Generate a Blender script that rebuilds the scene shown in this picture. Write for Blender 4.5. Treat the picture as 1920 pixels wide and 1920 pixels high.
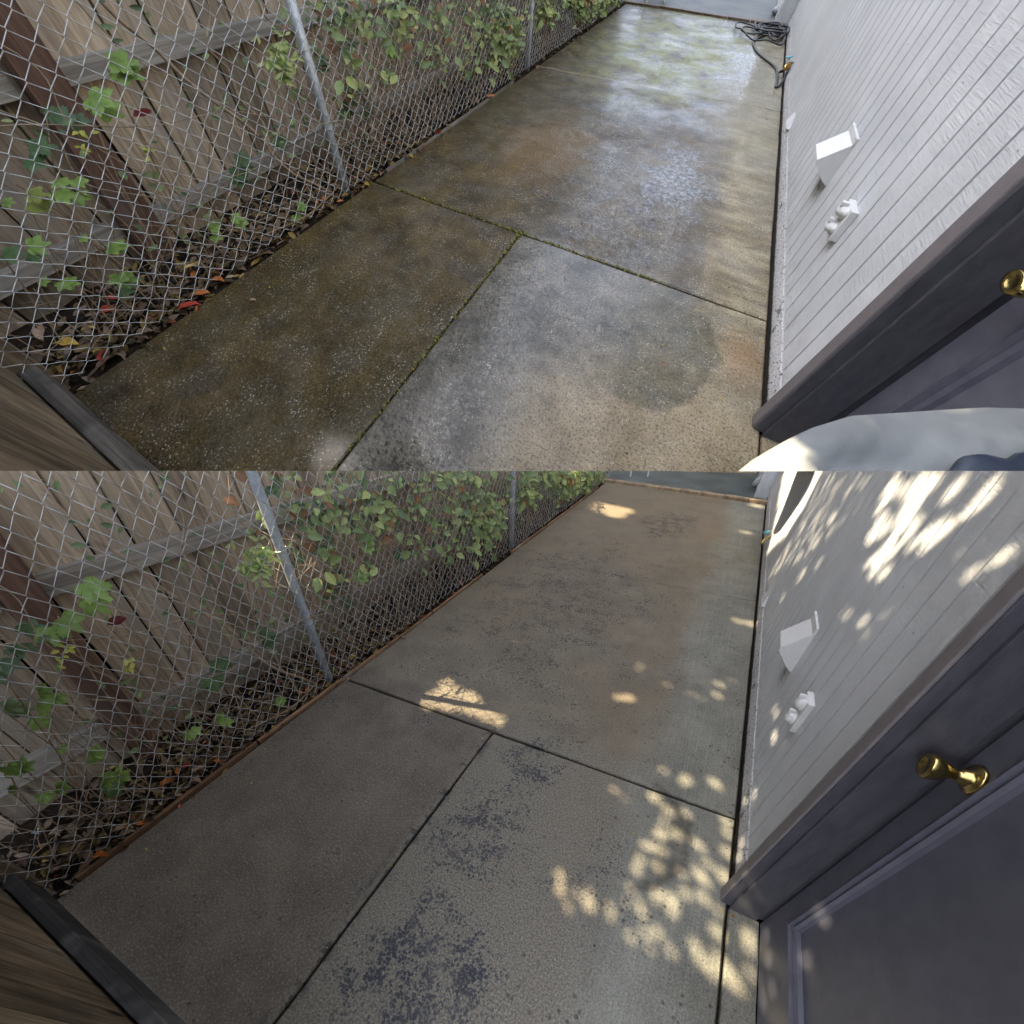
# A side passage beside a house, twice: the wet, uncleaned passage climbs away
# behind the near, level, cleaned and dry one.  All shapes are given in metres of the
# passage's own site plan: X to the house wall, Y along the passage, Z up.
import bpy, bmesh, math, random
import numpy as np
from mathutils import Vector, Matrix
random.seed(7); np.random.seed(7)
for o in list(bpy.data.objects): bpy.data.objects.remove(o)
SC = bpy.context.scene
COL = SC.collection

# ------------------------------------------------------------------ view, sky, sun
FOC = 606.0
C_NEAR = np.array([[0.8895, 0.4563, 0.0239], [0.1694, -0.2748, -1.0595], [-0.2670, 0.5497, -0.5568]])
C_FAR = np.array([[0.8817, 0.4700, 0.0407], [0.5676, -1.0417, -0.2674], [-0.2606, 0.5364, -0.5475]])
EYE = {'dry': np.array([.069, .128, 1.609]), 'wet': np.array([0., 0., 1.5])}
up = C_NEAR[:, 2] / np.linalg.norm(C_NEAR[:, 2])
yf = C_NEAR[:, 1] - up * (up @ C_NEAR[:, 1]); yf /= np.linalg.norm(yf)
xr = np.cross(yf, up)
RW = np.array([xr, yf, up])
CAMW = np.array([0., 0., 1.93])
SITE = {'dry': RW @ C_NEAR, 'wet': RW @ C_FAR * 5.2}       # axes of each passage's plan
cam = bpy.data.cameras.new('camera'); cam.sensor_width = 36; cam.lens = FOC / 1920 * 36
cam.clip_start = .01; cam.clip_end = 2000
co = bpy.data.objects.new('camera', cam); COL.objects.link(co); SC.camera = co
M = Matrix.Identity(4)
for i in range(3):
    M[i][0] = RW[i, 0]; M[i][1] = -RW[i, 1]; M[i][2] = -RW[i, 2]; M[i][3] = CAMW[i]
co.matrix_world = M

ray = SITE['dry'] @ np.array([1.0, .25, -1.0]); ray /= np.linalg.norm(ray)
TOSUN = -ray
sel = math.asin(TOSUN[2]); saz = math.atan2(TOSUN[0], TOSUN[1])
W = bpy.data.worlds.new('World'); SC.world = W; W.use_nodes = True
nt = W.node_tree; bgn = nt.nodes['Background']
sky = nt.nodes.new('ShaderNodeTexSky'); sky.sky_type = 'NISHITA'; sky.sun_disc = False
sky.sun_elevation = sel; sky.sun_rotation = saz; sky.air_density = 1.0; sky.dust_density = 3.0; sky.ozone_density = .6
hsv = nt.nodes.new('ShaderNodeHueSaturation'); hsv.inputs['Saturation'].default_value = .58
nt.links.new(sky.outputs[0], hsv.inputs['Color']); nt.links.new(hsv.outputs[0], bgn.inputs[0])
bgn.inputs[1].default_value = .15
sun = bpy.data.lights.new('sun', 'SUN'); sun.energy = 5.0; sun.angle = math.radians(.53); sun.color = (1, .83, .56)
so = bpy.data.objects.new('sun', sun); COL.objects.link(so)
so.rotation_euler = Vector(TOSUN).to_track_quat('Z', 'Y').to_euler(); so.location = (0, 0, 30)
SC.view_settings.view_transform = 'Standard'; SC.view_settings.look = 'None'
SC.view_settings.exposure = 2.1; SC.view_settings.gamma = 1
SC.render.engine = 'CYCLES'

# ------------------------------------------------------------------ geometry helpers
def hinge(px_row):   # the plane in which one passage ends and the other begins to show
    n = np.array([0, FOC, -(px_row - 960)]); n = RW @ n; return n / np.linalg.norm(n)
CUT = {'dry': hinge(883), 'wet': hinge(883.5), 'under': hinge(905)}

class Geo:
    def __init__(s): s.v = []; s.f = []; s.r = []
    def add(s, vs, fs, rnd=0.0):
        b = len(s.v); s.v += [tuple(p) for p in vs]; s.f += [tuple(b + i for i in f) for f in fs]; s.r += [rnd] * len(vs)
    def box(s, a, b, rnd=0.0, bev=0.0, jit=0.0):
        a = np.minimum(a, b) if False else np.array(a, float); b = np.array(b, float)
        lo = np.minimum(a, b); hi = np.maximum(a, b)
        if bev <= 0:
            vs = [(x, y, z) for x in (lo[0], hi[0]) for y in (lo[1], hi[1]) for z in (lo[2], hi[2])]
            vs = [tuple(np.array(q) + np.random.uniform(-jit, jit, 3)) for q in vs] if jit else vs
            s.add(vs, [(0, 1, 3, 2), (4, 6, 7, 5), (0, 4, 5, 1), (2, 3, 7, 6), (0, 2, 6, 4), (1, 5, 7, 3)], rnd); return
        bm = bmesh.new()
        r = bmesh.ops.create_cube(bm, size=1)
        for v in r['verts']: v.co = Vector(lo + (np.array(v.co) + .5) * (hi - lo)) + Vector(np.random.uniform(-jit, jit, 3))
        bmesh.ops.bevel(bm, geom=bm.edges[:], offset=min(bev, .45 * min(hi - lo)), segments=2, affect='EDGES', profile=.6)
        bm.verts.index_update()
        s.add([v.co[:] for v in bm.verts], [[v.index for v in f.verts] for f in bm.faces], rnd); bm.free()
    def tube(s, pts, r, n=6, rnd=0.0, cap=True):
        pts = [np.array(p, float) for p in pts]; m = len(pts)
        rs = r if hasattr(r, '__len__') else [r] * m
        vs = []; up = np.array([0.13, .21, .97])
        for i, p in enumerate(pts):
            t = pts[min(i + 1, m - 1)] - pts[max(i - 1, 0)]; t = t / (np.linalg.norm(t) + 1e-9)
            a = np.cross(t, up)
            if np.linalg.norm(a) < .15: a = np.cross(t, (1, .1, 0))
            a /= np.linalg.norm(a); b = np.cross(t, a)
            for k in range(n):
                w = 2 * math.pi * k / n; vs.append(p + rs[i] * (math.cos(w) * a + math.sin(w) * b))
        fs = [(i * n + k, i * n + (k + 1) % n, (i + 1) * n + (k + 1) % n, (i + 1) * n + k) for i in range(m - 1) for k in range(n)]
        if cap: fs += [tuple(range(n))[::-1], tuple(range((m - 1) * n, m * n))]
        s.add(vs, fs, rnd)
    def lathe(s, o, ax, prof, n=20, rnd=0.0):   # prof: (distance along axis, radius)
        o = np.array(o, float); ax = np.array(ax, float); ax /= np.linalg.norm(ax)
        a = np.cross(ax, (0, 0, 1)) if abs(ax[2]) < .9 else np.cross(ax, (1, 0, 0)); a /= np.linalg.norm(a); b = np.cross(ax, a)
        vs = [o + ax * h + r * (math.cos(2 * math.pi * k / n) * a + math.sin(2 * math.pi * k / n) * b) for h, r in prof for k in range(n)]
        m = len(prof)
        fs = [(i * n + k, i * n + (k + 1) % n, (i + 1) * n + (k + 1) % n, (i + 1) * n + k) for i in range(m - 1) for k in range(n)]
        fs += [tuple(range(n))[::-1], tuple(range((m - 1) * n, m * n))]
        s.add(vs, fs, rnd)
    def leaf(s, c, nrm, d, L, Wd, rnd=0.0, kind='oval', cup=.15):
        c = np.array(c, float); nrm = np.array(nrm, float); nrm /= np.linalg.norm(nrm)
        d = np.array(d, float); d = d - nrm * (d @ nrm)
        if np.linalg.norm(d) < 1e-4: d = np.cross(nrm, (0.3, 1, .2))
        d /= np.linalg.norm(d); w = np.cross(nrm, d)
        if kind == 'oval':
            ts = [(0, 0), (.2, .38), (.5, .5), (.78, .3), (1, 0)]
            vs = [c + d * L * t + nrm * L * .25 * cup * math.sin(math.pi * t) for t, _ in ts]
            for sg in (-1, 1):
                vs += [c + d * L * t + w * Wd * sg * ww + nrm * Wd * cup * 1.4 for t, ww in ts[1:4]]
            fs = [(0, 1, 5), (1, 2, 6, 5), (2, 3, 7, 6), (3, 4, 7), (0, 8, 1), (1, 8, 9, 2), (2, 9, 10, 3), (3, 10, 4)]
            s.add(vs, fs, rnd)
        else:   # lobed, toothed
            n = 60; vs = [c + nrm * L * .04 + d * L * .12]
            for k in range(n):
                u = 2 * math.pi * k / n - math.pi                      # 0 at the tip, +-pi at the stalk
                if abs(u) < .40: q = 1 - abs(u) / .40; lob = .52 + .48 * q
                elif abs(u) < 1.55: q = 1 - abs(abs(u) - .98) / .58; lob = .50 + .34 * max(0, q)
                elif abs(u) < 2.7: q = 1 - abs(abs(u) - 2.05) / .62; lob = .46 + .20 * max(0, q)
                else: lob = .46 - .40 * min(1, (abs(u) - 2.7) / .38)
                lob *= (1 + .075 * (1 if k % 2 else -1)) + random.uniform(-.02, .02)
                x = math.cos(u) * L * lob * .66; y = math.sin(u) * Wd * lob * .70
                z = cup * L * (.16 * math.cos(5 * u) - 1.1 * (x * x + y * y) / L / L + .35 * abs(y) / L) + random.uniform(-.008, .008) * L
                vs.append(c + d * (x + L * .3) + w * y + nrm * z)
            s.add(vs, [(0, 1 + k, 1 + (k + 1) % n) for k in range(n)], rnd)

def to_world(P, site): return (np.array(P) - EYE[site]) @ SITE[site].T + CAMW

def mesh_obj(name, g, mat, site, root=None, smooth=False, cut=True, origin=None):
    """one mesh object; points go from the passage's plan to the world"""
    loc = np.array(g.v, float)
    if site: wv = to_world(loc, site)
    else: wv = loc.copy()
    if root is not None:
        org = np.array(root.location); q = root.parent
        while q is not None: org = org + np.array(q.location); q = q.parent
    elif origin is not None: org = to_world([origin], site)[0] if site else np.array(origin)
    else:
        org = np.array([(wv[:, 0].min() + wv[:, 0].max()) / 2, (wv[:, 1].min() + wv[:, 1].max()) / 2, wv[:, 2].min()])
    me = bpy.data.meshes.new(name)
    me.from_pydata((wv - org).tolist(), [], g.f)
    a = me.attributes.new('site', 'FLOAT_VECTOR', 'POINT'); a.data.foreach_set('vector', loc.astype(np.float32).ravel())
    a = me.attributes.new('tone', 'FLOAT', 'POINT'); a.data.foreach_set('value', np.array(g.r, np.float32))
    if site and cut:
        n = CUT['under' if site == 'wet' and name in ('path', 'ground') else site]; d = (wv - CAMW) @ n
        if d.min() < 0:
            bm = bmesh.new(); bm.from_mesh(me)
            bmesh.ops.bisect_plane(bm, geom=bm.verts[:] + bm.edges[:] + bm.faces[:], plane_co=Vector(CAMW - org), plane_no=Vector(n),
                                   clear_inner=site == 'dry', clear_outer=site == 'wet')
            bm.to_mesh(me); bm.free()
        elif site == 'wet' and d.min() >= 0: me.clear_geometry()
    me.validate()
    if smooth and len(me.polygons): me.polygons.foreach_set('use_smooth', [True] * len(me.polygons))
    me.materials.append(mat)
    o = bpy.data.objects.new(name, me); COL.objects.link(o)
    if root is not None: o.parent = root
    else: o.location = org
    return o
def thing(name, label, cat, at, site, group=None):
    o = bpy.data.objects.new(name, None); COL.objects.link(o); o.empty_display_size = .2
    o.location = to_world([at], site)[0] if site else at
    o['label'] = label; o['category'] = cat
    if group: o['group'] = group
    return o
def tag(o, label, cat, group=None):
    o['label'] = label; o['category'] = cat
    if group: o['group'] = group
    return o
def setting(o, kind='structure', label=None):
    o['kind'] = kind
    if label: o['label'] = label
    return o

# ------------------------------------------------------------------ material helpers
BK = [1.0]
class Mt:
    def __init__(s, name):
        s.m = bpy.data.materials.new(name); s.m.use_nodes = True; s.t = s.m.node_tree
        s.b = s.t.nodes['Principled BSDF']; s.out = s.t.nodes['Material Output']
        n = s.t.nodes.new('ShaderNodeAttribute'); n.attribute_name = 'site'; s.P = n.outputs['Vector']
        n = s.t.nodes.new('ShaderNodeAttribute'); n.attribute_name = 'tone'; s.tone = n.outputs['Fac']
    def put(s, sock, v):
        if isinstance(v, bpy.types.NodeSocket): s.t.links.new(v, sock)
        else:
            if isinstance(v, tuple) and len(v) == 3 and sock.type == 'RGBA': v = (*v, 1)
            sock.default_value = v
    def mul(s, v, k):
        n = s.t.nodes.new('ShaderNodeVectorMath'); n.operation = 'MULTIPLY'; s.put(n.inputs[0], v); n.inputs[1].default_value = k if isinstance(k, tuple) else (k, k, k); return n.outputs[0]
    def vop(s, op, v, k):
        n = s.t.nodes.new('ShaderNodeVectorMath'); n.operation = op; s.put(n.inputs[0], v); s.put(n.inputs[1], k)
        return n.outputs['Value'] if op in ('LENGTH', 'DISTANCE', 'DOT_PRODUCT') else n.outputs[0]
    def noise(s, sc, det=4, rough=.6, v=None, dist=0.0, k=(1, 1, 1), off=(0, 0, 0)):
        n = s.t.nodes.new('ShaderNodeTexNoise'); n.inputs['Scale'].default_value = sc; n.inputs['Detail'].default_value = det
        n.inputs['Roughness'].default_value = rough; n.inputs['Distortion'].default_value = dist
        vv = v or s.P
        if k != (1, 1, 1): vv = s.mul(vv, k)
        if off != (0, 0, 0): vv = s.vop('ADD', vv, off)
        s.put(n.inputs['Vector'], vv); return n.outputs['Fac']
    def vor(s, sc, feat='F1', v=None, k=(1, 1, 1), rand=1.0):
        n = s.t.nodes.new('ShaderNodeTexVoronoi'); n.feature = feat; n.inputs['Scale'].default_value = sc; n.inputs['Randomness'].default_value = rand
        vv = v or s.P
        if k != (1, 1, 1): vv = s.mul(vv, k)
        s.put(n.inputs['Vector'], vv); return n.outputs['Distance']
    def op(s, o, a, b=0.0, clamp=False):
        n = s.t.nodes.new('ShaderNodeMath'); n.operation = o; n.use_clamp = clamp; s.put(n.inputs[0], a); s.put(n.inputs[1], b); return n.outputs[0]
    def rng(s, a, lo, hi, to0=0.0, to1=1.0):
        n = s.t.nodes.new('ShaderNodeMapRange'); n.interpolation_type = 'SMOOTHSTEP'; s.put(n.inputs[0], a)
        for i, v in zip((1, 2, 3, 4), (lo, hi, to0, to1)): s.put(n.inputs[i], v)
        return n.outputs[0]
    def ramp(s, a, st):
        n = s.t.nodes.new('ShaderNodeValToRGB'); e = n.color_ramp.elements
        while len(e) < len(st): e.new(.5)
        for q, (p, c) in zip(e, st): q.position = p; q.color = (*c, 1)
        s.put(n.inputs[0], a); return n.outputs[0]
    def mix(s, f, a, b, mode='MIX'):
        n = s.t.nodes.new('ShaderNodeMix'); n.data_type = 'RGBA'; n.blend_type = mode
        s.put(n.inputs[0], f); s.put(n.inputs[6], a); s.put(n.inputs[7], b); return n.outputs[2]
    def xyz(s, v=None):
        n = s.t.nodes.new('ShaderNodeSeparateXYZ'); s.put(n.inputs[0], v or s.P); return n.outputs
    def blob(s, cx, cy, rx, ry, soft=.5, wob=.25, sc=3.0, v=None):   # 1 inside an uneven patch of dirt, 0 outside
        q = s.vop('SUBTRACT', v or s.P, (cx, cy, 0)); q = s.mul(q, (1 / rx, 1 / ry, 0)); l = s.vop('LENGTH', q, (0, 0, 0))
        l = s.op('ADD', l, s.op('MULTIPLY', s.op('SUBTRACT', s.noise(sc, 6, .65), .5), wob * 4))
        return s.rng(l, 1 + soft / 2, 1 - soft / 2)
    def bump(s, h, st=.3, dist=.01, nrm=None):
        n = s.t.nodes.new('ShaderNodeBump'); n.inputs['Strength'].default_value = st; n.inputs['Distance'].default_value = dist * BK[0]
        s.put(n.inputs['Height'], h)
        if nrm: s.put(n.inputs['Normal'], nrm)
        return n.outputs[0]
    def set(s, **k):
        nm = {'col': 'Base Color', 'rough': 'Roughness', 'metal': 'Metallic', 'normal': 'Normal', 'spec': 'Specular IOR Level', 'coat': 'Coat Weight', 'coatr': 'Coat Roughness', 'ior': 'IOR'}
        for a, v in k.items(): s.put(s.b.inputs[nm[a]], v)
        return s.m

def plain(name, col, rough=.5, metal=0.0, var=.12, sc=30, bump=.15, dist=.002, spec=.5):
    m = Mt(name); n = m.noise(sc, 5, .65)
    c = m.mix(m.rng(n, .3, .7), tuple(x * (1 - var) for x in col), tuple(min(1, x * (1 + var)) for x in col))
    return m.set(col=c, rough=m.op('ADD', m.op('MULTIPLY', n, .2), rough - .1), metal=metal, normal=m.bump(n, bump, dist), spec=spec)

def wood(name, a, b, axis='z', rough=.8, dirt=.4, tone=True):
    m = Mt(name); k = {'z': (28, 28, 1.3), 'y': (28, 1.3, 28), 'x': (1.3, 28, 28)}[axis]
    off = m.mul(m.tone, (7.3, 5.1, 9.7)); v = m.vop('ADD', m.P, off)
    n = m.noise(1.6, 6, .62, v=v, k=k, dist=.5); big = m.noise(2.3, 4, .6, v=v)
    fine = m.noise(5, 5, .7, v=v, k=k)
    f = m.op('ADD', m.op('MULTIPLY', n, .7), m.op('MULTIPLY', fine, .3))
    c = m.mix(m.rng(f, .35, .65), a, b)
    c = m.mix(m.op('MULTIPLY', m.rng(big, .42, .72), dirt), c, tuple(x * .35 for x in a))
    c = m.mix(m.op('MULTIPLY', m.rng(m.noise(.9, 3, .5, v=v, k=(6, 6, 1)), .5, .8), .6), c, (.27, .255, .235))
    kn = m.vor(2.2, v=v, k=(3, 3, 1)); c = m.mix(m.rng(kn, .13, .05), c, tuple(x * .3 for x in a))
    if tone:
        h = m.t.nodes.new('ShaderNodeHueSaturation'); m.put(h.inputs['Value'], m.rng(m.tone, 0, 1, .72, 1.25)); m.put(h.inputs['Color'], c); c = h.outputs[0]
    return m.set(col=c, rough=rough, normal=m.bump(f, .6, .004), spec=.25)

def leafmat(name, stops, rough=.45, trans=.25):
    m = Mt(name)
    c = m.ramp(m.tone, stops); n = m.noise(60, 3, .6)
    c = m.mix(m.op('MULTIPLY', m.rng(n, .45, .7), .35), c, (.05, .09, .02), 'MIX')
    m.set(col=c, rough=rough, normal=m.bump(m.noise(90, 2), .25, .003), spec=.4)
    tr = m.t.nodes.new('ShaderNodeBsdfTranslucent'); m.put(tr.inputs[0], c)
    mx = m.t.nodes.new('ShaderNodeMixShader'); mx.inputs[0].default_value = trans
    m.t.links.new(m.b.outputs[0], mx.inputs[1]); m.t.links.new(tr.outputs[0], mx.inputs[2]); m.t.links.new(mx.outputs[0], m.out.inputs[0])
    return m.m

# ------------------------------------------------------------------ materials
def colnoise(m, sc):
    n = m.t.nodes.new('ShaderNodeTexNoise'); n.inputs['Scale'].default_value = sc; n.inputs['Detail'].default_value = 4; m.t.links.new(m.P, n.inputs['Vector']); return n.outputs['Color']
def concrete_wet():
    m = Mt('concrete_wet'); X, Y, Z = m.xyz()
    big = m.noise(1.1, 6, .65); mid = m.noise(5, 6, .7); fine = m.noise(105, 3, .75); grit_glint = m.vor(95)
    c = m.mix(m.rng(mid, .3, .72), (.026, .017, .007), (.135, .088, .026))
    c = m.mix(m.op('MULTIPLY', m.rng(big, .35, .75), .8), c, (.060, .044, .010))
    og = m.blob(-.95, 2.4, .28, .5, 1.0, .5, 3); c = m.mix(m.op('MULTIPLY', og, .7), c, (.19, .105, .03))
    # the near right slab, greyer and pitted
    near = m.op('MULTIPLY', m.rng(X, -.72, -.64), m.rng(Y, 1.60, 1.50))
    c = m.mix(near, c, m.mix(m.rng(mid, .35, .65), (.060, .054, .042), (.200, .178, .140)))
    pit = m.op('MULTIPLY', m.rng(m.noise(52, 4, .75), .52, .60), m.rng(m.noise(2.4, 4, .65), .38, .56))
    c = m.mix(m.op('MULTIPLY', pit, near), c, (.018, .017, .015))
    # pale, worn strip along the house
    e = m.op('ADD', X, m.op('MULTIPLY', m.op('SUBTRACT', m.noise(1.6, 6, .65, k=(1, 1.4, 1)), .5), .75))
    pale = m.rng(e, .18, .42)
    tan = m.mix(m.rng(m.noise(2.6, 6, .7, k=(1, 2.2, 1)), .36, .66), (.22, .18, .105), (.46, .39, .25))
    streak = m.noise(3.2, 7, .72, k=(1, 5, 1), dist=.6)
    tan = m.mix(m.op('MULTIPLY', m.rng(streak, .48, .62), .6), tan, (.12, .10, .065))
    c = m.mix(m.op('MULTIPLY', pale, .92), c, tan)
    fl = m.blob(.30, .55, .55, .55, .6, .25, 2.0); c = m.mix(m.op('MULTIPLY', fl, .85), c, m.mix(m.rng(mid, .3, .7), (.25, .19, .11), (.44, .35, .22)))
    # dark scuffed fan with a hard edge
    fan = m.blob(.10, 1.20, .30, .34, .10, .22, 4.0); fan = m.op('MULTIPLY', fan, m.rng(X, -.15, .15)); c = m.mix(m.op('MULTIPLY', fan, .75), c, m.mix(m.rng(mid, .3, .7), (.050, .060, .046), (.15, .125, .075)))
    chip = m.blob(-.09, 1.12, .014, .022, .3, .8, 22); c = m.mix(m.op('MULTIPLY', chip, .6), c, (.30, .26, .21))
    rust = m.blob(.50, 1.29, .075, .13, 1.5, .25, 5); c = m.mix(m.op('MULTIPLY', rust, .45), c, (.34, .16, .055))
    # yellow-green algae
    al = m.op('MULTIPLY', m.blob(-.55, 5.6, .85, 1.7, .9, .45, 2.0), m.rng(m.noise(5, 6, .7, k=(1, .5, 1)), .36, .55))
    c = m.mix(m.op('MULTIPLY', al, .95), c, (.20, .20, .012))
    pw = m.blob(.35, 4.6, .35, 1.6, .8, .4, 2.4); c = m.mix(m.op('MULTIPLY', pw, .6), c, (.30, .28, .20))
    c = m.mix(m.op('MULTIPLY', m.op('MULTIPLY', m.rng(grit_glint, .30, .12), m.rng(m.noise(9, 4, .7), .42, .6)), .9), c, (.62, .55, .40))  # pale grit grains, brightened to paint in the sparkle of the wet surface
    c = m.mix(m.op('MULTIPLY', m.rng(fine, .50, .62), .6), c, (.012, .011, .008))
    c = m.mix(m.op('MULTIPLY', m.rng(fine, .46, .36), .30), c, (.26, .22, .14))
    # hairline cracks
    line = m.op('ABSOLUTE', m.op('SUBTRACT', m.op('ADD', Y, m.op('MULTIPLY', m.noise(6, 5, .7), .16)), m.op('ADD', 4.16, m.op('MULTIPLY', X, .10))))
    cr = m.op('MULTIPLY', m.rng(line, .016, .004), m.rng(m.noise(3, 3), .3, .45)); c = m.mix(m.op('MULTIPLY', cr, .8), c, m.mix(m.rng(X, -.5, -.2), (.36, .30, .18), (.02, .02, .02)))
    wv = m.vop('ADD', m.P, m.mul(m.vop('SUBTRACT', colnoise(m, 14), (.5, .5, .5)), .16))
    web = m.op('MULTIPLY', m.rng(m.vor(9, 'DISTANCE_TO_EDGE', v=wv), .035, .006), m.blob(-.66, 2.8, .30, .45, .8, .6, 2.5))
    c = m.mix(m.op('MULTIPLY', web, .5), c, (.33, .29, .20))
    # shallow standing water: smooth and glossy
    pool = m.op('MAXIMUM', m.op('MAXIMUM', m.blob(-.02, 2.5, .20, .42, 1.3, .95, 5.0), m.blob(.26, 5.3, .26, 1.0, 1.3, .9, 3.5)), m.op('MAXIMUM', m.blob(-.45, .55, .10, .36, 1.3, .9, 7.0), m.op('MULTIPLY', m.blob(-.25, 1.9, .45, .5, 1.0, .5, 3.0), .45)))
    pool = m.op('MULTIPLY', pool, m.rng(m.noise(32, 5, .85), .38, .58))
    # water film: smooth in shallow puddles, grainy where the paste has worn off
    pud = m.rng(m.noise(1.5, 4, .55, k=(1, 1.5, 1), off=(3.1, 0, 0)), .30, .75)
    rgh = m.op('ADD', m.rng(pud, 0, 1, .42, .20), m.op('MULTIPLY', pale, .16))
    rgh = m.op('ADD', rgh, m.op('MULTIPLY', fl, .2))
    bh = m.op('ADD', m.op('MULTIPLY', m.noise(75, 4, .8), 1.2), m.op('MULTIPLY', grit_glint, .6))
    b1 = m.bump(m.op('MULTIPLY', bh, m.op('SUBTRACT', 1.0, m.op('MULTIPLY', pool, .8))), .95, .0055); b2 = m.bump(m.op('ADD', m.op('MULTIPLY', m.noise(7, 5, .6), 1.0), m.op('MULTIPLY', web, .12)), .35, .012, b1)
    return m.set(col=c, rough=rgh, normal=b2, spec=m.op('ADD', .22, m.op('MULTIPLY', m.rng(m.noise(4.5, 5, .7), .40, .62), .42)), coat=m.op('MAXIMUM', m.op('MAXIMUM', pool, m.op('MULTIPLY', near, m.op('MULTIPLY', m.rng(X, .25, -.1), .55))), m.op('MULTIPLY', m.rng(m.noise(2.1, 5, .65, off=(9, 2, 0)), .45, .66), .45)), coatr=.13)

def concrete_dry():
    m = Mt('concrete_dry'); X, Y, Z = m.xyz()
    big = m.noise(.9, 5, .6); mid = m.noise(4.5, 6, .7); fine = m.noise(125, 3, .75); sand = m.noise(150, 3, .8)
    c = m.mix(m.rng(mid, .3, .7), (.135, .115, .086), (.205, .173, .128))
    c = m.mix(m.rng(big, .4, .65), c, (.175, .138, .092))
    lft = m.op('MULTIPLY', m.rng(X, -.66, -.70), m.rng(Y, 1.58, 1.48)); c = m.mix(m.op('MULTIPLY', lft, .75), c, m.mix(m.rng(mid, .3, .7), (.080, .067, .053), (.150, .124, .098)))
    far = m.rng(Y, 2.5, 6.5); c = m.mix(m.op('MULTIPLY', far, .6), c, (.20, .155, .100))
    near = m.op('MULTIPLY', m.rng(X, -.72, -.64), m.rng(Y, 1.62, 1.52)); c = m.mix(near, c, m.mix(m.rng(sand, .3, .7), (.095, .084, .066), (.250, .218, .168)))
    # smooth, bluish finish near the wall, with broom lines
    e = m.op('ADD', X, m.op('MULTIPLY', m.op('SUBTRACT', m.noise(1.4, 5, .6, k=(1, .7, 1)), .5), .55)); sm = m.rng(e, .02, .30)
    c = m.mix(m.op('MULTIPLY', sm, .9), c, m.mix(m.rng(mid, .3, .7), (.165, .165, .14), (.25, .245, .205)))
    br = m.noise(60, 2, .5, k=(2.2, .03, 1)); c = m.mix(m.op('MULTIPLY', m.op('MULTIPLY', sm, m.rng(br, .5, .7)), .35), c, (.33, .33, .28))
    blot = m.noise(1.9, 6, .7, off=(2, 7, 0)); c = m.mix(m.op('MULTIPLY', m.rng(blot, .45, .72), .4), c, (.085, .075, .060))
    # tyre-black spots in colonies
    col = m.noise(2.4, 4, .55, off=(1.3, 4.4, 0)); w1 = m.rng(col, .50, .68)
    w2 = m.op('MULTIPLY', m.blob(-.34, .30, .27, .30, 1.1, .5, 4), 1.15); w3 = m.blob(-.42, .86, .22, .30, 1.1, .5, 4); w4 = m.blob(-.37, 1.34, .20, .16, 1.0, .5, 4); w5 = m.blob(-.48, 5.4, .35, .6, .8, .5, 3)
    w6 = m.blob(-.9, 3.1, .75, 1.5, 1.3, .9, 2.5)
    w = m.op('MAXIMUM', m.op('MAXIMUM', w2, w3), m.op('MAXIMUM', m.op('MAXIMUM', w4, w5), m.op('MULTIPLY', w6, .95)))
    w = m.op('MAXIMUM', w, m.op('ADD', .22, m.op('MULTIPLY', w1, .5)))
    wv = m.vop('ADD', m.P, m.mul(m.vop('SUBTRACT', colnoise(m, 60), (.5, .5, .5)), .016))
    wn = m.op('MULTIPLY', w, m.rng(m.noise(9, 5, .8), .30, .62)); thr = m.op('MULTIPLY', wn, .68)
    d1 = m.op('SUBTRACT', thr, m.vor(78, v=wv)); d2 = m.op('SUBTRACT', m.op('MULTIPLY', wn, .46), m.vor(52, v=wv))
    sp = m.rng(m.op('MAXIMUM', d1, d2), -.10, .20)
    c = m.mix(m.op('MULTIPLY', sp, m.rng(m.noise(6, 4, .7), .3, .6, .45, .95)), c, m.mix(m.rng(Y, 2.0, 1.4), (.050, .046, .042), (.026, .030, .042)))
    v2 = m.vor(28); sp2 = m.op('MULTIPLY', m.rng(v2, .26, .12), m.rng(m.noise(4, 4, off=(5, 5, 5)), .46, .60)); c = m.mix(m.op('MULTIPLY', sp2, .75), c, (.045, .040, .036))
    c = m.mix(m.op('MULTIPLY', m.rng(fine, .49, .64), .42), c, (.055, .047, .038)); c = m.mix(m.op('MULTIPLY', m.rng(fine, .47, .34), .34), c, (.42, .37, .29))
    edge = m.op('MULTIPLY', m.rng(m.op('ABSOLUTE', m.op('ADD', X, .675)), .06, .0), m.rng(m.noise(16, 4, .7), .5, .6)); c = m.mix(m.op('MULTIPLY', m.op('MULTIPLY', edge, m.rng(Y, 1.55, 1.5)), .8), c, (.03, .032, .036))
    # remains of the fan-shaped scuff
    fan = m.op('MULTIPLY', m.op('MULTIPLY', m.blob(.15, 1.22, .28, .30, .1, .16, 6), m.rng(X, .15, .28)), m.op('SUBTRACT', 1.0, m.blob(.08, 1.20, .27, .27, .6, .4, 7)))
    c = m.mix(m.op('MULTIPLY', fan, .7), c, (.07, .06, .045))
    line = m.op('ABSOLUTE', m.op('SUBTRACT', m.op('ADD', Y, m.op('MULTIPLY', m.noise(6, 5, .7), .16)), m.op('ADD', 3.86, m.op('MULTIPLY', X, .08))))
    c = m.mix(m.op('MULTIPLY', m.op('MULTIPLY', m.rng(line, .014, .003), m.rng(m.noise(3, 3), .35, .5)), .45), c, (.06, .05, .04))
    bh = m.op('ADD', m.noise(80, 3, .7), m.op('MULTIPLY', br, .3))
    return m.set(col=c, rough=.85, normal=m.bump(bh, .28, .0025, m.bump(mid, .2, .01)), spec=.3)

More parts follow.
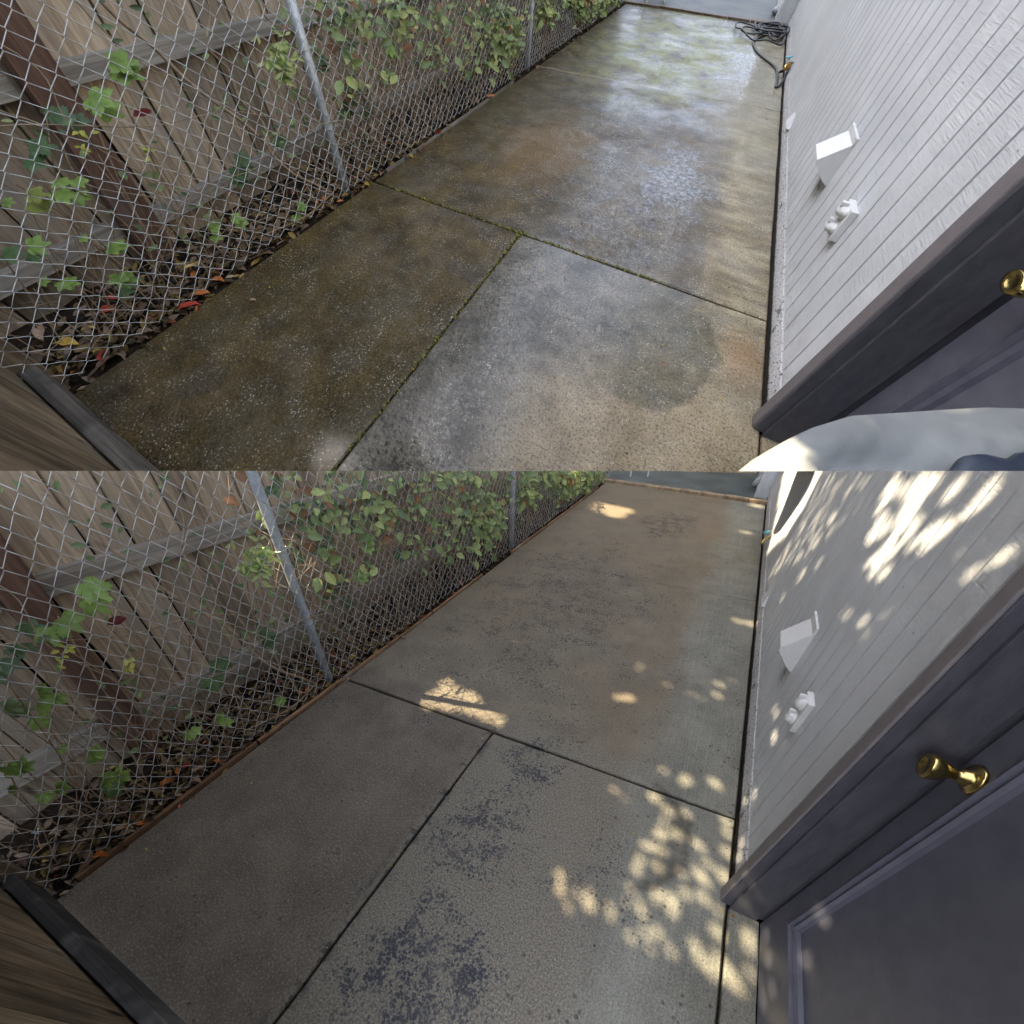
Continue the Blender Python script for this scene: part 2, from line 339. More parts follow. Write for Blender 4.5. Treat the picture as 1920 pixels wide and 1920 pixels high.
def siding():
    m = Mt('painted_siding'); v = m.mul(m.P, (1, 1, 1))
    n1 = m.noise(9, 6, .75, k=(1, 1.2, 12)); n2 = m.noise(150, 2, .6); n3 = m.noise(14, 5, .8, k=(1, 9, 2.2))
    h = m.op('ADD', m.op('MULTIPLY', m.rng(n1, .35, .7), .6), m.op('ADD', m.op('MULTIPLY', n2, .25), m.op('MULTIPLY', m.rng(n3, .5, .72), .5)))
    c = m.mix(m.rng(m.noise(3, 5, .6), .35, .7), (.63, .645, .675), (.72, .735, .765)); X, Y, Z = m.xyz(); c = m.mix(m.rng(X, .613, .622), c, (.07, .068, .07))  # groove bottoms coloured dark: their shade is put into the paint
    c = m.mix(m.op('MULTIPLY', m.op('MULTIPLY', m.rng(Z, .34, .10), m.rng(m.noise(13, 5, .75), .48, .68)), .45), c, (.30, .27, .22))
    c = m.mix(m.op('MULTIPLY', m.rng(n1, .64, .76), .25), c, (.42, .40, .38))
    # dark, broken-up patch on the siding below the vent
    q = m.vop('SUBTRACT', m.P, (.61, 2.13, .43)); q = m.mul(q, (0, 1 / .09, 1 / .11)); st = m.rng(m.vop('LENGTH', q, (0, 0, 0)), 1.1, .1)
    c = m.mix(m.op('MULTIPLY', m.op('MULTIPLY', st, m.rng(m.noise(22, 4, .7), .3, .6)), .75), c, (.09, .075, .03))
    kerf = m.noise(7, 5, .8, k=(1, 3.5, 22)); chips = m.rng(m.noise(26, 4, .8, k=(1, 1, 2.5)), .56, .66)
    h = m.op('ADD', h, m.op('ADD', m.op('MULTIPLY', kerf, .4), m.op('MULTIPLY', chips, .4)))
    return m.set(col=c, rough=.55, normal=m.bump(h, 1.0, .0042 if BK[0] < 2 else .0022), spec=.4)

def foundation_mat():
    m = Mt('painted_foundation'); n = m.noise(75, 4, .8); g = m.noise(5, 5, .7); X, Y, Z = m.xyz()
    c = m.mix(m.rng(m.noise(4, 4), .3, .7), (.50, .49, .50), (.62, .61, .61))
    c = m.mix(m.rng(n, .55, .60), c, (.06, .055, .05))
    c = m.mix(m.op('MULTIPLY', m.rng(g, .60, .63), .8), c, (.07, .085, .06))
    low = m.rng(m.op('ADD', Z, m.op('MULTIPLY', m.op('SUBTRACT', n, .5), .05)), .022, .006); c = m.mix(low, c, (.025, .022, .018))
    return m.set(col=c, rough=.8, normal=m.bump(n, .8, .006), spec=.3)

def galv():
    m = Mt('galvanised_steel'); n = m.vor(26); k = m.noise(9, 5, .7)
    c = m.mix(m.rng(k, .35, .7), (.34, .37, .40), (.52, .55, .58)); c = m.mix(m.op('MULTIPLY', m.rng(n, .5, .1), .3), c, (.55, .57, .6))
    return m.set(col=c, rough=.42, metal=.35, normal=m.bump(k, .2, .002))

def paint_dark():
    m = Mt('dark_trim_paint'); n = m.noise(40, 5, .7, k=(1, 1, .25)); sc = m.noise(7, 6, .8, k=(1, 3, 1))
    c = m.mix(m.rng(n, .3, .7), (.052, .051, .064), (.080, .078, .094)); c = m.mix(m.op('MULTIPLY', m.rng(sc, .72, .8), .35), c, (.25, .24, .24))
    return m.set(col=c, rough=.42, normal=m.bump(m.noise(60, 4, .7, k=(1, 3, .4)), .25, .002), spec=.5)

def materials():
    MAT = dict(
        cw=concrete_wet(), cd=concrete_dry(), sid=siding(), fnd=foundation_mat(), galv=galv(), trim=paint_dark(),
        trim_light=plain('taupe_trim_paint', (.165, .148, .158), .5, 0, .1, 30, .15),
        boards=wood('weathered_boards', (.22, .165, .11), (.45, .35, .245)),
        rail=wood('grey_rail', (.20, .175, .145), (.40, .355, .295), 'y', dirt=.2),
        post=wood('redwood_post', (.12, .062, .042), (.25, .145, .100), dirt=.5),
        gate=wood('dark_gate_boards', (.10, .072, .042), (.31, .235, .150), 'z', dirt=.6),
        gaterail=wood('blackened_rail', (.030, .030, .030), (.060, .057, .054), 'x', dirt=.5),
        gaterail_w=wood('grey_blackened_rail', (.060, .054, .046), (.20, .175, .145), 'x', dirt=.6),
        edging=wood('cedar_edging', (.13, .070, .036), (.25, .145, .080), 'y', dirt=.3),
        edging_w=wood('grey_edging', (.08, .07, .055), (.15, .135, .11), 'y', dirt=.3),
        soil=plain('soil', (.022, .015, .010), .95, 0, .5, 25, 1.0, .02, .1),
        wire=plain('wire', (.56, .57, .56), .42, .45, .15, 40, .1),
        brass_dark=plain('aged_brass', (.16, .12, .06), .4, .8, .2, 40, .1), brass=plain('brass', (.48, .37, .15), .24, 1.0, .05, 20, .03),
        black=plain('rubber', (.010, .012, .015), .45, 0, .2, 30, .1),
        white=plain('white_plastic', (.66, .66, .66), .45, 0, .05, 20, .05),
        blue=plain('blue_plastic', (.05, .24, .62), .4), teal=plain('teal_valve', (.10, .36, .46), .4), orange=plain('orange_plastic', (.75, .30, .02), .4),
        greyplastic=plain('grey_plastic', (.33, .34, .34), .5),
        brick=plain('brick', (.26, .19, .12), .85, 0, .35, 9, .6, .004), brick_w=plain('wet_brick', (.12, .085, .055), .5, 0, .4, 9, .6, .004),
        pav_w=plain('far_paving_wet', (.10, .105, .09), .5, 0, .5, 2.2, .35, .01), pav_d=plain('far_paving_dark', (.065, .08, .078), .35, 0, .35, 2.2, .3, .01),  # pav_d: dark grey-green base colour for the dry passage's paving
        fabric=None,
        vine=leafmat('vine_leaf', [(0, (.065, .105, .055)), (.3, (.16, .22, .095)), (.6, (.29, .36, .14)), (.9, (.46, .50, .19)), (1, (.24, .11, .05))]),
        hop=leafmat('lobed_leaf', [(0, (.25, .37, .085)), (.33, (.075, .135, .060)), (.62, (.11, .15, .05)), (.8, (.50, .50, .10)), (1, (.16, .012, .016))], .42, .2),
        litter=leafmat('fallen_leaf', [(0, (.40, .040, .022)), (.2, (.48, .15, .035)), (.4, (.55, .36, .07)), (.6, (.055, .030, .017)), (.8, (.38, .25, .17)), (1, (.42, .46, .52))], .5, .05),
        twig=plain('dry_twig', (.24, .16, .095), .8, 0, .3, 20, .3), stem=plain('woody_vine', (.29, .215, .145), .85, 0, .35, 25, .5),
        moss=leafmat('moss_tuft', [(0, (.10, .10, .02)), (1, (.34, .31, .07))], .8, .1),
        crown=leafmat('tree_leaf', [(0, (.05, .09, .02)), (1, (.10, .16, .04))], .5, .12),
        bark=plain('bark', (.12, .09, .065), .9, 0, .4, 8, .8, .02),
    )
    def fabric():
        m = Mt('grey_cover_fabric'); n = m.noise(3, 5, .6); w = m.noise(400, 1)
        c = m.mix(m.rng(n, .35, .7), (.17, .18, .185), (.26, .275, .275)); c = m.mix(m.op('MULTIPLY', m.rng(m.noise(11, 6, .7), .5, .7), .25), c, (.2, .21, .22))
        return m.set(col=c, rough=.55, normal=m.bump(m.op('ADD', m.noise(5, 3, .5), m.op('MULTIPLY', w, .1)), .3, .01), spec=.35)
    MAT['fabric'] = fabric()
    MAT['fabric_dark'] = plain('navy_cover_fold', (.018, .026, .045), .4, 0, .2, 12, .2)  # navy tone for the dark fold on the cover
    MAT['door'] = (lambda m: m.set(col=m.mix(m.op('MULTIPLY', m.rng(m.noise(5, 6, .8, k=(1, 8, 1)), .66, .78), .35), m.mix(m.rng(m.noise(18, 4), .3, .7), (.082, .084, .112), (.105, .107, .138)), (.03, .025, .022)),
                                    rough=m.rng(m.noise(3, 5, .6), .3, .7, .28, .42), normal=m.bump(m.noise(12, 5, .7, k=(1, 1, 8)), .18, .002), spec=.5))(Mt('door_paint'))
    return MAT
MATS = {}
for BK[0], q in ((1.0, 'dry'), (4.6, 'wet')): MATS[q] = materials()
MAT = MATS['dry']

# ------------------------------------------------------------------ the passage, once per site
LOB = [(0.582, 0.972, 0.096, 0), (0.481, 0.889, 0.087, 0), (0.383, 0.845, 0.068, 1), (0.287, 0.766, 0.067, 1), (0.277, 0.691, 0.046, 0), (0.259, 0.648, 0.064, 0), (0.194, 0.646, 0.061, 2), (0.138, 0.672, 0.03, 0), (0.211, 0.464, 0.031, 0), (0.248, 0.382, 0.053, 0), (0.224, 0.276, 0.064, 0), (0.045, 0.493, 0.054, 1), (0.097, 0.522, 0.055, 0), (0.091, 0.355, 0.049, 0), (0.05, 0.41, 0.03, 0), (0.225, 0.138, 0.06, 1), (0.556, 0.64, 0.034, 3), (0.424, 0.789, 0.028, 3), (0.383, 0.758, 0.023, 3), (0.572, 0.245, 0.055, 0), (0.671, 0.237, 0.055, 0), (0.85, 0.419, 0.085, 1), (0.807, 0.354, 0.08, 1), (1.085, 0.449, 0.08, 1), (0.99, 0.085, 0.055, 0), (1.21, 0.863, 0.06, 0), (1.154, 0.797, 0.06, 0), (1.143, 0.835, 0.06, 0), (1.615, 0.543, 0.10, 1), (1.702, 0.38, 0.10, 1), (1.55, 0.471, 0.09, 1), (1.773, 0.554, 0.08, 0), (.56, .79, .055, 4), (1.62, .77, .09, 1), (1.85, .70, .08, 0), (1.45, .72, .07, 1), (2.2, .5, .08, 1), (2.5, .62, .07, 0), (3.1, .55, .08, 0), (3.4, .3, .07, 1), (4.0, .45, .08, 0)]
FALL = {'wet': [(-1.715, 0.299, 0.046, 0), (-1.748, 0.38, 0.033, 1), (-1.764, 0.475, 0.034, 1), (-1.724, 0.506, 0.022, 4), (-1.934, 0.447, 0.03, 2), (-1.802, 0.511, 0.025, 0), (-2.06, 0.176, 0.032, 0), (-1.987, 0.134, 0.048, 0), (-2.132, -0.013, 0.043, 4), (-1.963, 0.038, 0.025, 2), (-1.972, -0.026, 0.041, 2), (-1.954, -0.125, 0.043, 0), (-1.942, -0.157, 0.039, 1), (-1.77, 0.046, 0.033, 0), (-1.797, 0.003, 0.022, 2), (-1.73, -0.13, 0.02, 0), (-1.526, 0.479, 0.016, 4), (-1.714, 2.945, 0.038, 1), (-1.724, 2.309, 0.02, 2), (-1.728, 2.176, 0.027, 0), (-1.683, 1.965, 0.031, 0), (-1.696, 1.838, 0.03, 2), (-1.714, 1.425, 0.026, 2), (-1.718, 1.194, 0.021, 1), (-1.419, 1.921, 0.011, 1), (-1.671, 3.819, 0.017, 4)],
        'dry': [(-1.736, 0.043, 0.036, 1), (-1.786, 0.136, 0.04, 4), (-1.905, 0.319, 0.03, 4), (-1.851, 0.364, 0.035, 1), (-1.748, 0.359, 0.019, 4), (-1.754, 0.451, 0.035, 4), (-2.073, -0.01, 0.03, 5), (-1.753, 0.196, 0.023, 1), (-1.709, -0.12, 0.016, 5), (-1.827, -0.079, 0.017, 4), (-1.799, 0.48, 0.03, 4), (-1.692, 1.384, 0.012, 4), (-1.742, 2.198, 0.017, 0), (-1.788, 1.85, 0.016, 2), (-1.876, 0.475, 0.025, 0), (-1.896, 0.41, 0.026, 2), (-1.787, 0.58, 0.027, 1), (-1.75, 6.4, .05, 1)]}
HUE = ['red', 'orange', 'yellow', 'brown', 'pale tan', 'pale grey']
HUEV = [0, .2, .4, .6, .8, 1.0]
HOSE = [(0.607, 5.114), (0.582, 4.903), (0.528, 4.716), (0.531, 4.955), (0.521, 5.225), (0.482, 5.396), (0.395, 5.567), (0.308, 5.754), (0.251, 5.979), (0.226, 6.22), (0.286, 6.485), (0.429, 6.793), (0.545, 6.595), (0.449, 6.381), (0.366, 6.486), (0.42, 7.034), (0.273, 6.475), (0.143, 6.409), (0.041, 6.48), (0.066, 6.679), (0.189, 6.738), (0.346, 6.643), (0.50, 6.526), (0.54, 6.881), (0.54, 7.1), (0.435, 7.15), (0.248, 7.1), (0.173, 6.98), (0.232, 6.709), (0.354, 6.922), (0.451, 7.1), (0.501, 6.906), (0.55, 6.674), (0.56, 6.541), (0.55, 6.329), (0.518, 6.195), (0.355, 6.155), (0.208, 6.235), (0.044, 6.452), (-0.045, 6.69), (-0.035, 6.858), (0.107, 6.898), (0.257, 6.758), (0.383, 7.0), (0.50, 7.1), (0.55, 7.0), (0.55, 6.95), (0.54, 6.847), (0.457, 6.998), (0.353, 7.1), (0.286, 6.872)]

def spline(pts, n=6):
    P = [np.array(p, float) for p in pts]; out = []
    for i in range(len(P) - 1):
        p0, p1, p2, p3 = P[max(i - 1, 0)], P[i], P[i + 1], P[min(i + 2, len(P) - 1)]
        for k in range(n):
            t = k / n; out.append(.5 * (2 * p1 + (p2 - p0) * t + (2 * p0 - 5 * p1 + 4 * p2 - p3) * t * t + (3 * p1 - p0 - 3 * p2 + p3) * t ** 3))
    out.append(P[-1]); return out

def slab(g, x0, x1, y0, y1, z=0.0, t=.1, step=.06, skew=None):
    """concrete slab with worn, slightly wandering arrises"""
    def side(a, b):
        n = max(2, int(np.linalg.norm(np.array(b) - a) / step)); return [np.array(a) + (np.array(b) - a) * k / n for k in range(n)]
    y0a, y0b = (y0 if hasattr(y0, '__len__') else (y0, y0)); y1a, y1b = (y1 if hasattr(y1, '__len__') else (y1, y1))
    c = [np.array(q, float) for q in ((x0, y0a), (x1, y0b), (x1, y1b), (x0, y1a))]
    ring = side(c[0], c[1]) + side(c[1], c[2]) + side(c[2], c[3]) + side(c[3], c[0])
    mid = sum(c) / 4; n = len(ring); vs = []; 
    j = [random.uniform(-1, 1) for _ in range(n)]; j = [(j[i - 1] + j[i] * 2 + j[(i + 1) % n]) / 4 for i in range(n)]
    for i, p in enumerate(ring):
        d = mid - p; d = np.sign(d) * (np.abs(d) > .02) ; vs.append((*(p + d * (.007 + .003 * j[i])), z))
    for i, p in enumerate(ring):
        d = np.sign(mid - p); vs.append((*(p + d * (.001 + .0025 * j[i])), z - .006 - .002 * abs(j[i])))
    for p in ring: vs.append((*p, z - t))
    fs = [tuple(range(n))]
    for r in range(2): fs += [(r * n + i, (r + 1) * n + i, (r + 1) * n + (i + 1) % n, r * n + (i + 1) % n) for i in range(n)]
    g.add(vs, fs)

def passage(S):
    MAT = MATS[S]
    wet = S == 'wet'; word = 'wet' if wet else 'dry'
    yfar = 11.0 if wet else 9.6
    yj = .985 if wet else 1.048             # door jamb
    # ---- ground
    g = Geo()
    ja, jb = (1.475, 1.560) if wet else (1.372, 1.475)      # cross joint, left and right end
    jx = -.683 if wet else -.669
    jm = ja + (jb - ja) * (jx + 1.71) / 2.3
    slab(g, -1.71, jx - .004, -.9, (ja - .005, jm - .005)); slab(g, jx + .004, .587, -.9, (jm - .005, jb - .005)); slab(g, -1.71, .587, (ja + .005, jb + .005), 7.24 if wet else 7.0)
    o = mesh_obj('path', g, MAT['cw' if wet else 'cd'], S); setting(o)
    g = Geo(); slab(g, .597, .705, -.9, yj + .0, 0.0); setting(mesh_obj('doorstep', g, MAT['cw' if wet else 'cd'], S)); 
    g = Geo(); yb = 7.24 if wet else 7.0; slab(g, -2.3, 1.2, yb + .13, yfar, -.03, .1); setting(mesh_obj('pavement', g, MAT['pav_w' if wet else 'pav_d'], S))
    g = Geo()      # soil bed and the dirt under the joints
    nx, ny = 26, 150; xs = np.linspace(-3.2, .65, nx); ys = np.linspace(-1.2, (7.24 if wet else 7.0) + .12, ny)
    vs = []
    for x in xs:
        for y in ys:
            z = -.022 if x > -1.75 else -.030 - .05 * min(1, (-1.75 - x) / .3)
            if x < -1.72: z += random.uniform(-.012, .02)
            vs.append((x, y, z))
    g.add(vs, [(i * ny + k, (i + 1) * ny + k, (i + 1) * ny + k + 1, i * ny + k + 1) for i in range(nx - 1) for k in range(ny - 1)])
    setting(mesh_obj('ground', g, MAT['soil'], S))
    # ---- edging row
    g = Geo(); t = thing('brick_edging', f'low brick edging row across the far end of the {word} path', 'edging', (-.5, yb + .05, 0), S)
    x = -1.9; k = 0
    while x < .58:
        w = random.uniform(.30, .38); a = yb + .055 + .035 * (x + .6) * (1 if wet else 1); g.box((x, a - .055, -.03), (min(x + w - .008, .6), a + .055, .035 + random.uniform(-.003, .003)), random.random(), .006, .002); x += w
    mesh_obj('bricks', g, MAT['brick_w' if wet else 'brick'], S, t)
    # ---- timber edging along the bed
    g = Geo(); t = thing('timber_edging', 'thin grey board edging the bed beside the wet path' if wet else 'thin reddish board edging the bed beside the dry path', 'edging', (-1.72, 2, 0), S)
    segs = [(1.6, 3.4)] if wet else [(-.05, .75), (.76, 2.3), (2.32, 3.1), (3.7, 4.6), (4.62, 6.6)]
    for a, b in segs:
        g = Geo(); pts = [(-1.722 - .006 * math.sin(y * 2.1), y, .0) for y in np.linspace(a, b, 12)]
        vs = []
        for p in pts: vs += [(p[0] - .009, p[1], -.05), (p[0] + .005, p[1], -.05), (p[0] + .005, p[1], .012 + random.uniform(-.002, .002)), (p[0] - .009, p[1], .014 + random.uniform(-.003, .003))]
        n = len(pts); g.add(vs, [(4 * i + k, 4 * i + 4 + k, 4 * i + 4 + (k + 1) % 4, 4 * i + (k + 1) % 4) for i in range(n - 1) for k in range(4)] + [(0, 1, 2, 3), (4 * n - 1, 4 * n - 2, 4 * n - 3, 4 * n - 4)], a)
        mesh_obj('board', g, MAT['edging_w' if wet else 'edging'], S, t)
    # ---- wooden fence
    FX = -2.30
    t = thing('wooden_fence', f'weathered board fence with two rails behind the wire mesh beside the {word} path', 'fence', (FX, 1, 0), S)
    g = Geo(); y = -1.3; rs = random.Random(3)
    while y < 9:
        w = rs.uniform(.135, .150) if rs.random() < .3 else rs.uniform(.196, .212); lean = .0
        vs = [(FX - .03, y + lean, -.3), (FX - .03, y + w + lean, -.3), (FX - .03, y + w, 1.6), (FX - .03, y, 1.6)]
        dx = rs.uniform(-.004, .004)
        g.box((FX - .036 + dx, y, -.3), (FX - .018 + dx, y + w, 1.62), rs.random(), .002, .002); y += w + rs.uniform(.004, .014)
    mesh_obj('boards', g, MAT['boards'], S, t)
    for (z0, z1, y0, y1) in ((.79, .88, .46, 7.5), (.79, .88, -1.3, .43), (.075, .17, .46, 7.5), (.11, .20, -1.3, .40)):
        g = Geo(); n = 10
        for i in range(n):
            a = y0 + (y1 - y0) * i / n; b = y0 + (y1 - y0) * (i + 1) / n; f = lambda y: -.022 * (y - .5)
            vs = [(FX - .018, a, z0 + f(a)), (FX + .03, a, z0 + f(a)), (FX + .03, a, z1 + f(a)), (FX - .018, a, z1 + f(a)), (FX - .018, b, z0 + f(b)), (FX + .03, b, z0 + f(b)), (FX + .03, b, z1 + f(b)), (FX - .018, b, z1 + f(b))]
            g.add(vs, [(0, 4, 5, 1), (1, 5, 6, 2), (2, 6, 7, 3), (3, 7, 4, 0)] + ([(0, 1, 2, 3)] if i == 0 else []) + ([(7, 6, 5, 4)] if i == n - 1 else []), .5)
        mesh_obj('rail', g, MAT['rail'], S, t)
    g = Geo()
    b0 = (.40, .525); b1 = (.475, .585)       # leaning post
    vs = [(FX + .0, b0[0], -.1), (FX + .085, b0[0], -.1), (FX + .085, b0[1], -.1), (FX, b0[1], -.1), (FX + .0, b1[0], 1.3), (FX + .085, b1[0], 1.3), (FX + .085, b1[1], 1.3), (FX, b1[1], 1.3)]
    g.add(vs, [(0, 3, 2, 1), (4, 5, 6, 7), (0, 1, 5, 4), (1, 2, 6, 5), (2, 3, 7, 6), (3, 0, 4, 7)])
    mesh_obj('post', g, MAT['post'], S, t)
    # ---- chain-link fence
    CX = -1.762
    t = thing('chain_link_fence', f'galvanised chain link fence with round posts beside the {word} path', 'fence', (CX, 1.3, 0), S)
    g = Geo(); hw, hh = .0345, .0430; rs = random.Random(11)
    def warp(y, z): return .010 * math.sin(y * 2.1 + .5) * (.3 + z) + .006 * math.sin(y * 7 + z * 5)
    k0 = int(-1.2 / (hw * 1)); ny = int(8.6 / hw); zt = 1.36
    for i in range(ny):
        yc = -1.2 + i * hw; pts = []
        nz = int(zt / hh) + 1
        for j in range(nz):
            z = .008 + j * hh; s = (1 if (j % 2) else -1) * (1 if (i % 2) else -1)
            for dz in (-.13, .13):
                yy = yc + s * hw * .51; pts.append((CX + warp(yy, z) + (.0035 if (i % 2) else -.0035) * s * (1 if dz < 0 else 1) + rs.uniform(-.001, .001), yy + .012 * math.sin(z * 3 + i * .05), z + dz * hh * .5))
        g.tube(pts, .00155, 4, cap=False)
    mesh_obj('wire_mesh', g, MAT['wire'], S, t, True)
    for (py, r) in ((1.318, .0235), (3.84, .024), (6.45, .022)):
        g = Geo(); g.tube([(CX - .035, py - .002, -.05), (CX - .034, py - .001, .5), (CX - .033, py, 1.5)], r, 20); mesh_obj('post', g, MAT['galv'], S, t, True)
    for (py, pz) in ((1.318, .42), (1.318, .83), (3.84, .45)):
        g = Geo(); g.tube([(CX - .034 + .028 * math.cos(a), py + .028 * math.sin(a), pz + .004 * a) for a in np.linspace(-2.4, 3.2, 12)], .002, 5)
        g.tube([(CX - .01, py + .02, pz), (CX + .012, py + .032, pz + .01), (CX + .004, py + .04, pz - .005)], .002, 5); mesh_obj('wire_tie', g, MAT['wire'], S, t, True)
    # ---- lobed-leaf creeper and the leafy vine
    rs = random.Random(5)
    groups = [('young lobed-leaf creeper on the fence left of the wooden post', lambda y: y < .45), ('lobed-leaf creeper around the reddish wooden post', lambda y: .45 <= y < .95), ('lobed-leaf creeper beside the nearest steel post', lambda y: .95 <= y < 2.0), ('lobed-leaf creeper inside the leafy vine far along', lambda y: y >= 2.0)]
    for lab, f in groups:
        L = [q for q in LOB if f(q[0])]; yc = sum(q[0] for q in L) / len(L)
        t = thing('lobed_creeper', f'{lab}, {word} passage', 'plant', (-1.83, yc, 0), S, f'creepers on the wire mesh of the {word} passage')
        g = Geo(); gs = Geo()
        for (y, z, s, k) in L:
            if not wet: y += rs.uniform(-.012, .012); z += rs.uniform(-.01, .01)
            xo = -1.775 - (.10 if k in (1, 2) else .01) - rs.uniform(0, .05)
            tone = [0.0, .33, .62, .8, 1.0][k] + rs.uniform(-.06, .08); tone = min(1, max(0, tone))
            for q in range(2 if s > .04 else 1):
                d = (rs.uniform(-.1, .5), rs.uniform(-.2, 1.2), -rs.uniform(.1, .9)); n = (.8 + rs.uniform(-.2, .2), rs.uniform(-.7, .1), .9 + rs.uniform(-.3, .3))
                if k == 4: g.leaf((xo, y, z), n, (0, 1, -.2), s * 1.1, s * .6, 1.0, 'oval', .2)
                elif k == 3:
                    for e in range(5): g.leaf((xo, y + rs.uniform(-.02, .02), z + rs.uniform(-.02, .02)), (.8, rs.uniform(-1, 1), rs.uniform(0, 1)), (0, rs.uniform(-1, 1), rs.uniform(-1, .5)), s * .9, s * .5, .8, 'oval', .2)
                else: g.leaf((xo - .012 * q, y + q * rs.uniform(-.04, .04), z - q * rs.uniform(.01, .05)), n, d, s * 1.12 * rs.uniform(.85, 1.05), s * 1.12 * rs.uniform(.9, 1.1), tone, 'lobed', rs.uniform(.15, .3))
            base = (-1.90 + rs.uniform(-.08, .05), y + rs.uniform(-.12, .12), -.05)
            mid = (xo - .05, (y + base[1]) / 2 + rs.uniform(-.08, .08), z * .55)
            gs = Geo(); gs.tube(spline([base, mid, (xo - .012, y, z - .004)], 6), .0018 + s * .012, 5); mesh_obj('stem', gs, MAT['stem'], S, t, True)
        mesh_obj('leaves', g, MAT['hop'], S, t, True)
    for lab, y0, y1, n in (('leafy climbing vine thick on the mesh just past the nearest steel post', 1.35, 3.0, 720), ('leafy climbing vine around the second steel post', 3.0, 4.8, 1350), ('leafy climbing vine at the far end of the fence', 4.8, 7.2, 1900)):
        t = thing('climbing_vine', f'{lab}, {word} passage', 'vine', (-1.95, (y0 + y1) / 2, 0), S, f'climbing vines on the fence of the {word} passage')
        g = Geo(); gs = Geo(); rs = random.Random(int(y0 * 10))
        cl = []
        for _ in range(int((y1 - y0) * 8)):
            y = rs.uniform(y0, y1); zc = rs.uniform(.10, .95) if y > 4.6 else rs.uniform(.25, 1.15) if y > 2.6 else rs.uniform(.5, 1.3)
            cl.append((y, zc, rs.uniform(.07, .20)))
        for i in range(n):
            y, z, r = rs.choice(cl); y += rs.gauss(0, r); z += rs.gauss(0, r * .9)
            low = .40 if y < 2.2 else .25 if y < 4 else .08
            if z < low and rs.random() < .75: continue
            if z < .02: continue
            x = rs.uniform(-2.0, -1.74) if rs.random() < .6 else rs.uniform(-1.80, -1.72)
            s = .028 + .062 * rs.random() ** 1.6; s = s * (1.15 if y > 3 else 1.0)
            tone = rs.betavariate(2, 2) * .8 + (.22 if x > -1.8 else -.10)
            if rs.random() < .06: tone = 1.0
            if abs(y - 3.84) < .09 or abs(y - 1.318) < .09: x = min(x, -1.84)
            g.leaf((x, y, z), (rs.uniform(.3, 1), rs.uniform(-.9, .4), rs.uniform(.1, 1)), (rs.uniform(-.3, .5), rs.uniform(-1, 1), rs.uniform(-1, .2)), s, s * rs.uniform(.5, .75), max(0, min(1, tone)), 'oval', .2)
        for i in range(int((y1 - y0) * 85)):
            y = rs.uniform(y0, y1); a = (rs.uniform(-2.1, -1.78), y, -.04); h = rs.uniform(.4, 1.35)
            if y < 1.9: h *= .7
            gs.tube(spline([a, (a[0] + rs.uniform(-.05, .1), y + rs.uniform(-.1, .1), h * .4), (-1.80 + rs.uniform(-.06, .03), y + rs.uniform(-.2, .2), h * .75), (-1.79 + rs.uniform(-.06, .05), y + rs.uniform(-.25, .25), h)], 4), rs.uniform(.0012, .003), 4, cap=False)
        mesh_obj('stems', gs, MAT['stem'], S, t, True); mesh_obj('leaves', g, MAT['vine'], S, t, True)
    # woody vine seen in front of the board fence
    t = thing('woody_vine', f'bare twisting woody vine between post and wire mesh, {word} passage', 'vine', (-1.95, .9, 0), S)
    g = Geo(); L = [[(.18, 1.2), (.26, .95), (.36, .80), (.34, .6), (.5, .42), (.55, .2), (.6, 0)], [(.1, .9), (.3, .86), (.6, .72), (.9, .66), (1.2, .5), (1.5, .52)], [(1.4, 1.2), (1.5, .95), (1.45, .7), (1.6, .45), (1.55, .2), (1.7, 0)], [(.4, .32), (.65, .42), (.9, .38), (1.1, .5), (1.4, .42)], [(.66, 1.25), (.70, 1.08), (.76, .96), (.80, .84), (.86, .72), (.93, .60), (.98, .48), (1.0, .38), (1.06, .25), (1.16, .12), (1.25, .0)], [(.98, 1.25), (1.02, 1.05), (.95, .92), (.99, .80), (.98, .68), (1.03, .55), (1.02, .40), (1.1, .2), (1.12, 0)], [(.60, 1.2), (.66, 1.0), (.78, .8), (.95, .62), (1.05, .35), (1.3, .1)], [(1.25, 1.2), (1.2, 1.0), (1.32, .85), (1.28, .6), (1.45, .3), (1.4, 0)], [(.3, 1.2), (.42, 1.0), (.40, .8), (.5, .55), (.62, .3), (.7, 0)]]
    for i, l in enumerate(L): g = Geo(); g.tube(spline([(-1.86 - .03 * math.sin(3 * z + i), y, z) for y, z in l], 5), [.0028, .0022, .003, .002, .0075, .005, .0025, .003, .0022][i], 6); mesh_obj('stem', g, MAT['stem'], S, t, True)
    g = Geo(); rs = random.Random(9)
    for i in range(170):
        l = rs.choice(L); y, z = rs.choice(l[:6]); y += rs.gauss(0, .05); z += rs.gauss(0, .06); s = rs.uniform(.02, .045)
        if z < .2: continue
        g.leaf((-1.84 + rs.uniform(-.04, .04), y, z), (1, rs.uniform(-.8, .4), rs.uniform(0, 1)), (0, rs.uniform(-1, 1), rs.uniform(-1, .4)), s, s * .5, rs.uniform(.0, .55), 'oval', .2)
    for i in range(55):   # bright shoot beside the steel post
        y = 1.16 + rs.gauss(0, .035); z = .84 + rs.gauss(0, .05); s = rs.uniform(.025, .05)
        g.leaf((-1.78 + rs.uniform(-.02, .03), y, z), (1, rs.uniform(-.8, .4), rs.uniform(0, 1)), (0, rs.uniform(-1, 1), rs.uniform(-1, .4)), s, s * .38, rs.uniform(.72, .9), 'oval', .2)
    mesh_obj('leaves', g, MAT['vine'], S, t, True)
    # ---- dry twigs and litter
    g = Geo(); rs = random.Random(21)
